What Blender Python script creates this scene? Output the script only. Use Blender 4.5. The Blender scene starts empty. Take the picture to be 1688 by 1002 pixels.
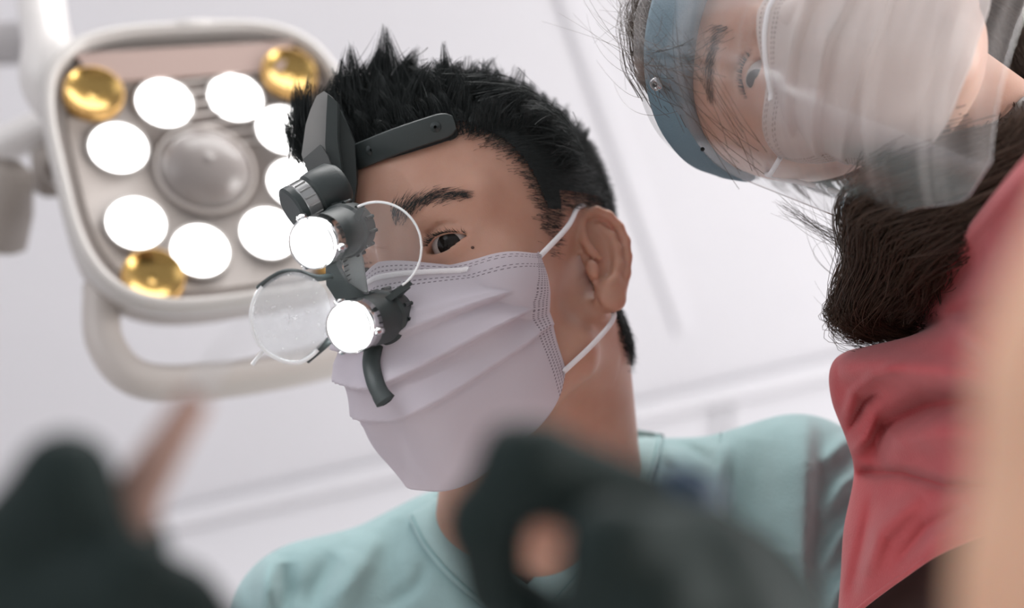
import bpy, math, random
import numpy as np
from mathutils import Matrix, Vector

rng = np.random.default_rng(7)
random.seed(7)
sc = bpy.context.scene
COL = sc.collection

# ------------------------------------------------------------------ camera, world, lights, exposure
FPX = 2344.0                                    # 50 mm on 36 mm, image 1688 x 1002
cam_d = bpy.data.cameras.new('camera')
cam_d.lens = 50.0; cam_d.sensor_width = 36.0; cam_d.sensor_fit = 'HORIZONTAL'
cam_d.clip_start = 0.02; cam_d.clip_end = 60
cam_d.dof.use_dof = True; cam_d.dof.focus_distance = 0.845; cam_d.dof.aperture_fstop = 3.0
cam = bpy.data.objects.new('camera', cam_d); COL.objects.link(cam)
CAM = Matrix.Translation((0, 0, 1.0)) @ Matrix.Rotation(math.radians(135), 4, 'X') @ Matrix.Rotation(math.radians(-13), 4, 'Z')
cam.matrix_world = CAM
sc.camera = cam
CM = np.array(CAM)

world = bpy.data.worlds.new('daylight'); sc.world = world; world.use_nodes = True
bg = world.node_tree.nodes['Background']
bg.inputs['Color'].default_value = (0.95, 0.965, 1.0, 1); bg.inputs['Strength'].default_value = .70

def area(name, loc, target, sx, sy, power, color=(1, 1, 1)):
    d = bpy.data.lights.new(name, 'AREA'); d.shape = 'RECTANGLE'; d.size = sx; d.size_y = sy
    d.energy = power; d.color = color
    o = bpy.data.objects.new(name, d); COL.objects.link(o)
    o.location = loc
    o.rotation_euler = (Vector(target) - Vector(loc)).to_track_quat('-Z', 'Y').to_euler()
    return o
# daylight through the windows on the right-hand side of the room
area('window_light', (2.55, 1.0, 1.35), (0.1, 0.7, 1.6), 1.4, 1.2, 72, (1.0, 0.98, 0.96))
area('added_top_light', (0.25, 0.25, 2.70), (0.1, 0.45, 1.0), 1.2, .6, 17, (1.0, .985, .97))  # unseen overhead source, added for top light on shoulders and folds
area('rear_fill', (-1.9, -1.6, 1.9), (0, 0.7, 1.7), 2.0, 1.6, 18, (0.97, 0.98, 1.0))  # unseen source behind the camera, added as soft fill

vs = sc.view_settings
vs.view_transform = 'Standard'; vs.look = 'None'; vs.gamma = 1.0; vs.use_curve_mapping = False
vs.exposure = 0.0
sc.display_settings.display_device = 'sRGB'

# ------------------------------------------------------------------ helpers: space
def C(px, py, d):                                # a point seen at a pixel, d metres in front of the lens
    return np.array([(px - 844) / FPX * d, -(py - 501) / FPX * d, -d])
def W(p):                                        # camera frame -> world
    p = np.asarray(p, float).reshape(-1, 3)
    return p @ CM[:3, :3].T + CM[:3, 3]
def pix(p):
    p = np.asarray(p).reshape(-1, 3)
    return np.c_[844 + FPX * p[:, 0] / -p[:, 2], 501 - FPX * p[:, 1] / -p[:, 2]]
def nrm(v):
    v = np.asarray(v, float); return v / (np.linalg.norm(v, axis=-1, keepdims=True) + 1e-12)
def rot(r, p, y):
    r, p, y = map(math.radians, (r, p, y)); c, s = math.cos, math.sin
    Rz = np.array([[c(r), -s(r), 0], [s(r), c(r), 0], [0, 0, 1]])
    Rx = np.array([[1, 0, 0], [0, c(p), -s(p)], [0, s(p), c(p)]])
    Ry = np.array([[c(y), 0, s(y)], [0, 1, 0], [-s(y), 0, c(y)]])
    return Rz @ Rx @ Ry
class Frame:
    def __init__(s, R, T, k=1.0): s.R, s.T, s.k = np.array(R), np.array(T, float), k
    def __call__(s, p): return np.asarray(p, float).reshape(-1, 3) @ s.R.T * s.k + s.T
    def inv(s, p): return ((np.asarray(p, float).reshape(-1, 3) - s.T) / s.k) @ s.R
def spline(pts, n):                              # Catmull-Rom through points, n samples
    P = np.asarray(pts, float)
    if len(P) == 2: return P[0] + (P[1] - P[0]) * np.linspace(0, 1, n)[:, None]
    Q = np.vstack([2 * P[0] - P[1], P, 2 * P[-1] - P[-2]])
    t = np.linspace(0, len(P) - 1 - 1e-9, n); i = t.astype(int); f = (t - i)[:, None]
    a, b, c, d = Q[i], Q[i + 1], Q[i + 2], Q[i + 3]
    return .5 * (2 * b + (c - a) * f + (2 * a - 5 * b + 4 * c - d) * f**2 + (3 * b - a - 3 * c + d) * f**3)

# ------------------------------------------------------------------ helpers: objects
def mesh_np(name, V, Fc, smooth=True):           # faces: (n,4) or (n,3) array
    V = np.asarray(V, np.float32); Fc = np.asarray(Fc, np.int32); k = Fc.shape[1]
    me = bpy.data.meshes.new(name)
    me.vertices.add(len(V)); me.vertices.foreach_set('co', V.ravel())
    me.loops.add(Fc.size); me.loops.foreach_set('vertex_index', Fc.ravel())
    me.polygons.add(len(Fc)); me.polygons.foreach_set('loop_start', np.arange(len(Fc), dtype=np.int32) * k)
    me.polygons.foreach_set('use_smooth', np.full(len(Fc), smooth))
    me.update(calc_edges=True); me.validate()
    return me
def thing(name, label, cat, at_cam, group=None):
    o = bpy.data.objects.new(name, None); COL.objects.link(o)
    o.location = W(at_cam)[0]; o.empty_display_size = .02
    o['label'] = label; o['category'] = cat
    if group: o['group'] = group
    return o
def absloc(o):
    v = Vector(o.location)
    while o.parent: o = o.parent; v += o.location
    return np.array(v)
def part(name, V, Fc, mat, parent=None, smooth=True, cam_space=True, label=None, uv=None, sharp=None):
    Vw = W(V) if cam_space else np.asarray(V, float)
    if parent is not None: org = absloc(parent)
    else: org = Vw.mean(0)
    loc = Vw.mean(0) if parent is not None else org
    if isinstance(Fc, list):
        me = bpy.data.meshes.new(name); me.from_pydata((Vw - loc).tolist(), [], Fc); me.update()
        me.polygons.foreach_set('use_smooth', [smooth] * len(me.polygons))
    else: me = mesh_np(name, Vw - loc, Fc, smooth)
    if sharp is not None and smooth: me.set_sharp_from_angle(angle=math.radians(sharp))
    if uv is not None:
        l = me.uv_layers.new(name='UVMap'); idx = np.empty(len(me.loops), np.int32)
        me.loops.foreach_get('vertex_index', idx); l.data.foreach_set('uv', np.asarray(uv, np.float32)[idx].ravel())
    o = bpy.data.objects.new(name, me); COL.objects.link(o)
    if parent is not None: o.parent = parent; o.location = loc - org
    else: o.location = loc
    if mat: me.materials.append(mat)
    if label: o['label'] = label
    return o
def tag(o, label=None, cat=None, group=None, kind=None):
    for k, v in (('label', label), ('category', cat), ('group', group), ('kind', kind)):
        if v: o[k] = v
    return o
def bevel(o, w, seg=2):
    m = o.modifiers.new('bevel', 'BEVEL'); m.width = w; m.segments = seg; m.limit_method = 'ANGLE'; m.angle_limit = .6
    return o
def solid(o, t, off=0):
    m = o.modifiers.new('thickness', 'SOLIDIFY'); m.thickness = t; m.offset = off; return o

# ------------------------------------------------------------------ helpers: shapes (all return verts, faces)
def gridfaces(nu, nv, cu=False, cv=False):       # vertex index = i*nv + j
    i = np.arange(nu if cu else nu - 1); j = np.arange(nv if cv else nv - 1)
    I, J = np.meshgrid(i, j, indexing='ij'); I2 = (I + 1) % nu; J2 = (J + 1) % nv
    return np.stack([I * nv + J, I2 * nv + J, I2 * nv + J2, I * nv + J2], -1).reshape(-1, 4)
def perp(t):
    r = np.array([0, 0, 1.]) if abs(t[2]) < .9 else np.array([1., 0, 0])
    a = nrm(np.cross(t, r)); return a, np.cross(t, a)
def tube(path, rad, n=12, flat=1.0, up=None, cap=True):
    P = np.asarray(path, float); k = len(P); rad = np.broadcast_to(rad, (k,))
    T = nrm(np.gradient(P, axis=0)); a, b = perp(T[0]) if up is None else (nrm(np.cross(T[0], up)), None)
    V = []
    for q in range(k):
        a = nrm(a - T[q] * np.dot(a, T[q])); b = np.cross(T[q], a)
        th = np.arange(n) / n * 2 * math.pi
        V.append(P[q] + rad[q] * (np.cos(th)[:, None] * a + flat * np.sin(th)[:, None] * b))
    V = np.vstack(V); Fc = gridfaces(k, n, False, True)
    Fc = [tuple(f) for f in Fc.tolist()]
    if cap: Fc += [tuple(range(n - 1, -1, -1)), tuple(range((k - 1) * n, k * n))]
    return V, Fc
def lathe(o, d, prof, n=32, capa=True, capb=True):   # profile [(t along d, radius)]
    o = np.asarray(o, float); d = nrm(d); a, b = perp(d); th = np.arange(n) / n * 2 * math.pi
    ring = np.cos(th)[:, None] * a + np.sin(th)[:, None] * b
    V = np.vstack([o + d * t + ring * r for t, r in prof]); k = len(prof)
    Fc = [tuple(f) for f in gridfaces(k, n, False, True).tolist()]
    if capa: Fc.append(tuple(range(n - 1, -1, -1)))
    if capb: Fc.append(tuple(range((k - 1) * n, k * n)))
    return V, Fc
def prism(poly, d, th):                           # plate: outline (pixels at depth d or d per point), thickness th away from the lens
    A = np.array([C(*p) if len(p) == 3 else C(p[0], p[1], d) for p in poly]); n = len(A)
    B = A + np.array([0, 0, -th])
    Fc = [tuple(range(n))[::-1], tuple(range(n, 2 * n))] + [(i, (i + 1) % n, n + (i + 1) % n, n + i) for i in range(n)]
    return np.vstack([A, B]), Fc
def ballm(c, r, nu=24, nv=14, R=None):
    th = np.linspace(0, math.pi, nv); ph = np.arange(nu) / nu * 2 * math.pi
    P, T = np.meshgrid(ph, th, indexing='ij')
    V = np.stack([np.sin(T) * np.cos(P), np.sin(T) * np.sin(P), np.cos(T)], -1).reshape(-1, 3) * np.asarray(r, float)
    if R is not None: V = V @ np.asarray(R).T
    return V + np.asarray(c, float), gridfaces(nu, nv, True, False)
def strands(S, r0, r1=None, jit=None):            # S (n,k,3) -> 3-sided tapered tubes
    S = np.asarray(S, float); n, k, _ = S.shape
    T = nrm(np.gradient(S, axis=1)); ref = nrm(rng.normal(size=(n, 1, 3)))
    a = nrm(np.cross(T, ref)); b = np.cross(T, a)
    t = np.linspace(0, 1, k)[None, :, None]; r1 = r0 * .15 if r1 is None else r1
    rad = r0 + (r1 - r0) * t
    V = np.stack([S + rad * (math.cos(q) * a + math.sin(q) * b) for q in (0, 2.094, 4.189)], 2).reshape(-1, 3)
    base = (np.arange(n) * k * 3)[:, None, None]; i = np.arange(k - 1)[None, :, None] * 3; j = np.arange(3)[None, None, :]
    j2 = (j + 1) % 3
    Fc = np.stack([base + i + j, base + i + j2, base + i + 3 + j2, base + i + 3 + j], -1).reshape(-1, 4)
    return V, Fc
def join(*vf):
    Vs, Fs, o = [], [], 0
    for V, Fc in vf:
        Vs.append(V); o2 = o
        if isinstance(Fc, list): Fs += [tuple(i + o2 for i in f) for f in Fc]
        else: Fs.append(np.asarray(Fc) + o2)
        o += len(V)
    if Fs and isinstance(Fs[0], tuple): return np.vstack(Vs), Fs
    return np.vstack(Vs), np.vstack(Fs)

# ------------------------------------------------------------------ helpers: signed distance modelling
def ell(c, r, R=None):
    c = np.asarray(c, float); r = np.asarray(r, float)
    def f(x, y, z):
        x, y, z = x - c[0], y - c[1], z - c[2]
        if R is not None: x, y, z = [R[0][i] * x + R[1][i] * y + R[2][i] * z for i in range(3)]
        a, b, e = x / r[0], y / r[1], z / r[2]
        k0 = np.sqrt(a * a + b * b + e * e); k1 = np.sqrt((a / r[0])**2 + (b / r[1])**2 + (e / r[2])**2) + 1e-9
        return k0 * (k0 - 1) / k1
    m = r.max() if R is not None else r
    return f, (c - m, c + m)
def cap(a, b, ra, rb=None):
    a = np.asarray(a, float); b = np.asarray(b, float); rb = ra if rb is None else rb
    ba = b - a; l2 = (ba @ ba) + 1e-12
    def f(x, y, z):
        x, y, z = x - a[0], y - a[1], z - a[2]
        t = np.clip((x * ba[0] + y * ba[1] + z * ba[2]) / l2, 0, 1)
        return np.sqrt((x - t * ba[0])**2 + (y - t * ba[1])**2 + (z - t * ba[2])**2) - (ra + (rb - ra) * t)
    m = max(ra, rb); return f, (np.minimum(a, b) - m, np.maximum(a, b) + m)
class SDF:
    def __init__(s): s.ops = []
    def add(s, fb, k=.01): s.ops.append((1, fb[0], fb[1], k)); return s
    def sub(s, fb, k=.005): s.ops.append((-1, fb[0], fb[1], k)); return s
    def chain(s, pts, rads, k=.008, k0=None):
        for i in range(len(pts) - 1): s.add(cap(pts[i], pts[i + 1], rads[i], rads[i + 1]), (k0 if k0 and i == 0 else k))
        return s
    @staticmethod
    def mix(d, g, sg, k):
        if sg > 0: h = np.maximum(k - np.abs(d - g), 0) / k; return np.minimum(d, g) - h * h * k * .25
        g = -g; h = np.maximum(k - np.abs(d - g), 0) / k; return np.maximum(d, g) + h * h * k * .25
    def at(s, P):
        P = np.asarray(P, float); x, y, z = P[..., 0], P[..., 1], P[..., 2]; d = np.full(x.shape, 1.0)
        for sg, f, bb, k in s.ops: d = s.mix(d, f(x, y, z), sg, k)
        return d
    def mesh(s, lo, hi, h, smooth=2):
        lo = np.asarray(lo, float); n = np.ceil((np.asarray(hi) - lo) / h).astype(int) + 1
        ax = [(lo[i] + np.arange(n[i]) * h).astype(np.float32) for i in range(3)]
        D = np.full(n, 1.0, np.float32)
        for sg, f, bb, k in s.ops:
            sl = []
            for i in range(3):
                m = k + 3 * h
                a = int(np.clip(np.floor((bb[0][i] - m - lo[i]) / h), 0, n[i])); b = int(np.clip(np.ceil((bb[1][i] + m - lo[i]) / h) + 1, 0, n[i]))
                sl.append(slice(a, b))
            if any(q.stop <= q.start for q in sl): continue
            x, y, z = ax[0][sl[0]][:, None, None], ax[1][sl[1]][None, :, None], ax[2][sl[2]][None, None, :]
            D[tuple(sl)] = s.mix(D[tuple(sl)], f(x, y, z), sg, k)
        # close at the borders of the box
        for i in range(3):
            for e in (0, -1):
                q = [slice(None)] * 3; q[i] = e; D[tuple(q)] = np.maximum(D[tuple(q)], h * .5)
        S = D < 0
        cnt = np.zeros(n - 1, np.int8)
        offs = [(a, b, c) for a in (0, 1) for b in (0, 1) for c in (0, 1)]
        for a, b, c in offs: cnt += S[a:n[0] - 1 + a, b:n[1] - 1 + b, c:n[2] - 1 + c]
        act = np.argwhere((cnt > 0) & (cnt < 8))
        val = np.stack([D[act[:, 0] + a, act[:, 1] + b, act[:, 2] + c] for a, b, c in offs], 1)
        acc = np.zeros((len(act), 3)); num = np.zeros(len(act)); O = np.array(offs, float)
        for i in range(8):
            for j in range(i + 1, 8):
                if np.abs(O[i] - O[j]).sum() != 1: continue
                m = (val[:, i] < 0) != (val[:, j] < 0); t = np.where(m, val[:, i] / (val[:, i] - val[:, j] + 1e-20), 0)
                acc += np.where(m[:, None], O[i] + t[:, None] * (O[j] - O[i]), 0); num += m
        V = lo + (act + acc / num[:, None]) * h
        idx = np.full(n - 1, -1, np.int32); idx[act[:, 0], act[:, 1], act[:, 2]] = np.arange(len(act))
        Q = []
        for a in range(3):
            b, c = (a + 1) % 3, (a + 2) % 3
            s0 = [slice(None)] * 3; s1 = [slice(None)] * 3; s0[a] = slice(0, -1); s1[a] = slice(1, None)
            for q in (b, c): s0[q] = slice(1, -1); s1[q] = slice(1, -1)
            A, B = S[tuple(s0)], S[tuple(s1)]
            e = np.argwhere(A != B); sg = A[e[:, 0], e[:, 1], e[:, 2]]
            e[:, b] += 1; e[:, c] += 1
            def cell(db, dc):
                g = e.copy(); g[:, b] -= db; g[:, c] -= dc; return idx[g[:, 0], g[:, 1], g[:, 2]]
            q = np.stack([cell(1, 1), cell(0, 1), cell(0, 0), cell(1, 0)], 1)
            q[~sg] = q[~sg][:, ::-1]; Q.append(q)
        Q = np.vstack(Q); Q = Q[(Q >= 0).all(1)]
        E = np.vstack([Q[:, [i, (i + 1) % 4]] for i in range(4)]); N = len(V)
        deg = np.bincount(np.r_[E[:, 0], E[:, 1]], minlength=N).astype(float)
        for it in range(smooth):
            A = np.stack([np.bincount(np.r_[E[:, 0], E[:, 1]], np.r_[V[E[:, 1], i], V[E[:, 0], i]], N) for i in range(3)], 1)
            V = V + ((A / deg[:, None]) - V) * (.5 if it % 2 == 0 else -.45 if smooth > 3 else .4)
        return V, Q
    def normal(s, P, e=.001):
        P = np.asarray(P, float); g = np.zeros_like(P)
        for i in range(3):
            d = np.zeros(3); d[i] = e; g[:, i] = s.at(P + d) - s.at(P - d)
        return nrm(g)
def march(sdf, pxy, frame=None, d0=.5, d1=1.4):   # depth at which the line of sight of a pixel meets the body
    pxy = np.asarray(pxy, float).reshape(-1, 2); d = np.full(len(pxy), d0); best = np.full(len(pxy), 9.); bd = d.copy()
    for i in range(90):
        p = np.c_[(pxy[:, 0] - 844) / FPX * d, -(pxy[:, 1] - 501) / FPX * d, -d]
        v = sdf.at(frame.inv(p)) * frame.k if frame else sdf.at(p)
        m = v < best; best[m] = v[m]; bd[m] = d[m]
        d = np.clip(d + np.clip(v, 0, .05) * .8, d0, d1)
    return bd

# ------------------------------------------------------------------ materials
def mat(name, col, rough=.5, bump=0, bscale=200, var=0, vscale=20, spec=.5, sss=0, sssr=(1, .3, .15), sssc=.006, sheen=0, coat=0, metal=0, emit=0, ecol=None, alpha=1, col2=None):
    m = bpy.data.materials.new(name); m.use_nodes = True; nt = m.node_tree; b = nt.nodes['Principled BSDF']
    b.inputs['Base Color'].default_value = (*col, 1); b.inputs['Roughness'].default_value = rough
    b.inputs['Specular IOR Level'].default_value = spec; b.inputs['Metallic'].default_value = metal
    b.inputs['Sheen Weight'].default_value = sheen; b.inputs['Coat Weight'].default_value = coat; b.inputs['Alpha'].default_value = alpha
    if sss:
        b.inputs['Subsurface Weight'].default_value = sss; b.inputs['Subsurface Radius'].default_value = sssr; b.inputs['Subsurface Scale'].default_value = sssc
    if emit:
        b.inputs['Emission Color'].default_value = (*(ecol or col), 1); b.inputs['Emission Strength'].default_value = emit
    tc = nt.nodes.new('ShaderNodeTexCoord')
    if var or col2:
        n = nt.nodes.new('ShaderNodeTexNoise'); n.inputs['Scale'].default_value = vscale; n.inputs['Detail'].default_value = 4
        nt.links.new(tc.outputs['Object'], n.inputs['Vector'])
        mx = nt.nodes.new('ShaderNodeMix'); mx.data_type = 'RGBA'
        c2 = col2 or tuple(max(0, c * (1 - var)) for c in col)
        mx.inputs['A'].default_value = (*col, 1); mx.inputs['B'].default_value = (*c2, 1)
        rp = nt.nodes.new('ShaderNodeMapRange'); rp.inputs['From Min'].default_value = .35; rp.inputs['From Max'].default_value = .65
        nt.links.new(n.outputs['Fac'], rp.inputs['Value']); nt.links.new(rp.outputs[0], mx.inputs['Factor'])
        nt.links.new(mx.outputs['Result'], b.inputs['Base Color'])
    if bump:
        n = nt.nodes.new('ShaderNodeTexNoise'); n.inputs['Scale'].default_value = bscale; n.inputs['Detail'].default_value = 3
        nt.links.new(tc.outputs['Object'], n.inputs['Vector'])
        bp = nt.nodes.new('ShaderNodeBump'); bp.inputs['Strength'].default_value = bump; bp.inputs['Distance'].default_value = .002
        nt.links.new(n.outputs['Fac'], bp.inputs['Height']); nt.links.new(bp.outputs['Normal'], b.inputs['Normal'])
    return m
class NB:                                         # tiny node-maths builder
    def __init__(s, m): s.nt = m.node_tree
    def v(s, x, n, i):
        if isinstance(x, (int, float)): n.inputs[i].default_value = x
        else: s.nt.links.new(x, n.inputs[i])
    def m(s, op, a, b=0., c=None):
        n = s.nt.nodes.new('ShaderNodeMath'); n.operation = op; s.v(a, n, 0); s.v(b, n, 1)
        if c is not None: s.v(c, n, 2)
        return n.outputs[0]
    def inside(s, x, lo, hi): return s.m('MULTIPLY', s.m('GREATER_THAN', x, lo), s.m('LESS_THAN', x, hi))
    def dots(s, u, v, duty):                      # 1 on a dot of a unit grid
        a = s.m('SUBTRACT', s.m('FRACT', u), .5); b = s.m('SUBTRACT', s.m('FRACT', v), .5)
        return s.m('LESS_THAN', s.m('ADD', s.m('MULTIPLY', a, a), s.m('MULTIPLY', b, b)), duty * duty)
def mask_mat(name, tint, thin=.19, trans=.35, ink=.42):
    m = bpy.data.materials.new(name); m.use_nodes = True; nt = m.node_tree; nb = NB(m)
    out = nt.nodes['Material Output']; p = nt.nodes['Principled BSDF']
    uvn = nt.nodes.new('ShaderNodeUVMap'); sx = nt.nodes.new('ShaderNodeSeparateXYZ'); nt.links.new(uvn.outputs[0], sx.inputs[0])
    U, V = sx.outputs[0], sx.outputs[1]           # metres across (0 in the middle) and metres down from the top edge
    au = nb.m('ABSOLUTE', U)
    rows = nb.m('MULTIPLY', nb.m('LESS_THAN', nb.m('FRACT', nb.m('MULTIPLY', U, 400.)), .55),
                nb.m('ADD', nb.m('ADD', nb.inside(V, .0032, .0041), nb.inside(V, .0062, .0071)), nb.m('ADD', nb.inside(V, .0158, .0167), nb.inside(V, .0186, .0195))))
    side = nb.m('MULTIPLY', nb.dots(nb.m('MULTIPLY', U, 420.), nb.m('MULTIPLY', V, 420.), .27), nb.inside(au, .0785, .0880))
    pat = nb.m('MINIMUM', nb.m('ADD', rows, side), 1.)
    mx = nt.nodes.new('ShaderNodeMix'); mx.data_type = 'RGBA'
    mx.inputs['A'].default_value = (*tint, 1); mx.inputs['B'].default_value = (tint[0] * ink, tint[1] * ink * .95, tint[2] * ink, 1)
    nt.links.new(pat, mx.inputs['Factor']); nt.links.new(mx.outputs['Result'], p.inputs['Base Color'])
    p.inputs['Roughness'].default_value = .75; p.inputs['Specular IOR Level'].default_value = .15
    tr = nt.nodes.new('ShaderNodeBsdfTranslucent'); nt.links.new(mx.outputs['Result'], tr.inputs['Color'])
    tp = nt.nodes.new('ShaderNodeBsdfTransparent')
    n = nt.nodes.new('ShaderNodeTexNoise'); n.inputs['Scale'].default_value = 900; n.inputs['Detail'].default_value = 3
    tc = nt.nodes.new('ShaderNodeTexCoord'); nt.links.new(tc.outputs['Object'], n.inputs['Vector'])
    bp = nt.nodes.new('ShaderNodeBump'); bp.inputs['Strength'].default_value = .12; bp.inputs['Distance'].default_value = .001
    nt.links.new(nb.m('SUBTRACT', n.outputs['Fac'], nb.m('MULTIPLY', pat, .8)), bp.inputs['Height']); nt.links.new(bp.outputs[0], p.inputs['Normal'])
    m1 = nt.nodes.new('ShaderNodeMixShader'); m1.inputs[0].default_value = trans
    nt.links.new(p.outputs[0], m1.inputs[1]); nt.links.new(tr.outputs[0], m1.inputs[2])
    m2 = nt.nodes.new('ShaderNodeMixShader'); m2.inputs[0].default_value = thin
    nt.links.new(m1.outputs[0], m2.inputs[1]); nt.links.new(tp.outputs[0], m2.inputs[2]); nt.links.new(m2.outputs[0], out.inputs[0])
    return m
def clear_mat(name, veil, col=(.9, .9, .92), gloss=.06, rough=.05, glare_streaks=0, specks=0):   # thin clear plastic or glass, slightly dusty; streaks and visor veil paint in reflections
    m = bpy.data.materials.new(name); m.use_nodes = True; nt = m.node_tree; nb = NB(m); out = nt.nodes['Material Output']
    nt.nodes.remove(nt.nodes['Principled BSDF'])
    tp = nt.nodes.new('ShaderNodeBsdfTransparent'); tp.inputs[0].default_value = (.96, .97, .97, 1)
    df = nt.nodes.new('ShaderNodeBsdfDiffuse'); df.inputs[0].default_value = (*col, 1)
    tl = nt.nodes.new('ShaderNodeBsdfTranslucent'); tl.inputs[0].default_value = (*col, 1)
    ms = nt.nodes.new('ShaderNodeMixShader'); ms.inputs[0].default_value = .5
    nt.links.new(df.outputs[0], ms.inputs[1]); nt.links.new(tl.outputs[0], ms.inputs[2])
    gl = nt.nodes.new('ShaderNodeBsdfGlossy'); gl.inputs['Roughness'].default_value = rough
    tc = nt.nodes.new('ShaderNodeTexCoord')
    fac = veil
    if glare_streaks:
        mp = nt.nodes.new('ShaderNodeMapping'); uvn = nt.nodes.new('ShaderNodeUVMap')
        mp.inputs['Rotation'].default_value = (0, 0, math.radians(-14)); mp.inputs['Scale'].default_value = (5, 90, 1)
        nt.links.new(uvn.outputs[0], mp.inputs[0])
        n = nt.nodes.new('ShaderNodeTexNoise'); n.inputs['Scale'].default_value = 1.; n.inputs['Detail'].default_value = 5; nt.links.new(mp.outputs[0], n.inputs['Vector'])
        r = nt.nodes.new('ShaderNodeMapRange'); r.inputs['From Min'].default_value = .45; r.inputs['From Max'].default_value = .75
        nt.links.new(n.outputs['Fac'], r.inputs['Value'])
        fac = nb.m('ADD', nb.m('MULTIPLY', r.outputs[0], glare_streaks), veil)
    if specks:
        n = nt.nodes.new('ShaderNodeTexNoise'); n.inputs['Scale'].default_value = 420; n.inputs['Detail'].default_value = 2; nt.links.new(tc.outputs['Object'], n.inputs['Vector'])
        n2 = nt.nodes.new('ShaderNodeTexNoise'); n2.inputs['Scale'].default_value = 70; n2.inputs['Detail'].default_value = 4; nt.links.new(tc.outputs['Object'], n2.inputs['Vector'])
        fac = nb.m('ADD', nb.m('ADD', nb.m('MULTIPLY', nb.m('GREATER_THAN', n.outputs['Fac'], .70), specks), nb.m('MULTIPLY', n2.outputs['Fac'], .16)), fac)
    m1 = nt.nodes.new('ShaderNodeMixShader'); nb.v(fac, m1, 0); nt.links.new(tp.outputs[0], m1.inputs[1]); nt.links.new(ms.outputs[0], m1.inputs[2])
    fr = nt.nodes.new('ShaderNodeFresnel'); fr.inputs[0].default_value = 1.45
    m2 = nt.nodes.new('ShaderNodeMixShader'); nt.links.new(nb.m('MULTIPLY', fr.outputs[0], gloss * 10), m2.inputs[0])
    nt.links.new(m1.outputs[0], m2.inputs[1]); nt.links.new(gl.outputs[0], m2.inputs[2]); nt.links.new(m2.outputs[0], out.inputs[0])
    return m

M = dict(
    skin=mat('skin', (.54, .315, .235), .48, bump=.10, bscale=900, spec=.4, sss=.35, sssr=(1, .30, .14), sssc=.010, col2=(.49, .265, .19), vscale=28),
    skin_f=mat('skin_fair', (.56, .34, .26), .5, bump=.08, bscale=900, spec=.35, sss=.35, sssc=.006, col2=(.50, .28, .21), vscale=28),
    skin_arm=mat('skin_arm', (.72, .43, .29), .5, spec=.3, sss=.3, sssc=.006, var=.08, vscale=15),
    hair=mat('hair_black', (.030, .035, .035), .5, spec=.2),
    hair_f=mat('hair_brown', (.065, .040, .026), .42, spec=.45),
    eyew=mat('eye_white', (.40, .35, .33), .2, spec=.4),
    iris=mat('iris', (.012, .009, .008), .12, spec=.25),
    mask=mask_mat('mask_cloth', (.80, .76, .82)),
    mask_f=mask_mat('mask_cloth_white', (.82, .77, .755), .50, .3, .12),
    elastic=mat('elastic', (.86, .84, .86), .8, bump=.3, bscale=1500),
    teal=mat('teal_cotton', (.30, .455, .465), .85, bump=.25, bscale=700, sheen=.3, spec=.15, var=.06, vscale=60),
    tealband=mat('teal_band', (.33, .49, .50), .85, bump=.25, bscale=700, sheen=.3, spec=.15, var=.05, vscale=60),
    stitch=mat('stitch_thread', (.20, .36, .37), .9),
    rose=mat('rose_cotton', (.50, .10, .11), .85, bump=.2, bscale=700, sheen=.25, spec=.12, var=.08, vscale=40),
    brown=mat('sleeve_shade_brown', (.045, .022, .018), .8, sheen=.2),  # shade of the sleeve interior, put into the base colour
    glove=mat('glove_nitrile', (.016, .026, .025), .7, bump=.2, bscale=120, spec=.15),
    plast=mat('dark_plastic', (.035, .045, .045), .45, bump=.06, bscale=900, spec=.4),
    plastg=mat('grey_plastic', (.30, .30, .295), .4, spec=.4),
    rubber=mat('black_rubber', (.014, .017, .018), .7, spec=.3),
    silver=mat('silver_metal', (.62, .62, .63), .25, metal=1),
    glass=clear_mat('lens_glass', .05, gloss=.02, rough=.08),
    glassd=clear_mat('lens_glass_dusty', .20, gloss=.015, rough=.15, specks=.5),
    clear=clear_mat('clear_plastic', .14, gloss=.1, rough=.1),
    visor=clear_mat('visor_plastic', .075, col=(.80, .75, .73), gloss=.02, rough=.22, glare_streaks=.24),  # whitish reflections painted in as veil and diagonal streaks
    rim=mat('lens_rim', (.85, .87, .88), .15, spec=.8, coat=1),
    led=mat('led_light', (1, 1, 1), .3, emit=14, ecol=(.97, .985, 1)),
    lampled=mat('lamp_light', (1, 1, 1), .3, emit=5, ecol=(1, .99, .985)),
    housing=mat('lamp_housing', (.42, .375, .35), .35, spec=.5, coat=.2, var=.03, vscale=8),
    rimcream=mat('lamp_rim', (.50, .475, .455), .3, spec=.5, coat=.3),
    lamparm=mat('lamp_arm', (.66, .635, .62), .35, coat=.3),
    armdark=mat('lamp_arm_dark', (.30, .265, .24), .5),
    amber=mat('amber_reflector', (.36, .225, .065), .24, metal=1., spec=.7, coat=.4),
    amberrim=mat('amber_rim', (.50, .29, .09), .3, metal=.5),
    sensor=mat('sensor_dome', (.21, .185, .175), .28),
    foam=mat('blue_foam', (.16, .24, .29), .8, bump=.4, bscale=900, spec=.2),
    strapblue=mat('blue_strap', (.20, .42, .52), .7),
    copper=mat('bronze_handle', (.36, .225, .185), .45, spec=.4),
    navy=mat('navy_plastic', (.012, .045, .095), .5),
    wall=mat('wall_paint', (.75, .742, .765), .9, bump=.03, bscale=200, spec=.1),
    ceil=mat('ceiling_paint', (.745, .738, .765), .9, bump=.03, bscale=150, spec=.1, col2=(.71, .703, .73), vscale=1.2),
    floor=mat('floor_vinyl', (.62, .60, .58), .5, var=.08, vscale=4),
    trim=mat('trim_grey', (.62, .615, .63), .6),
)

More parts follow.
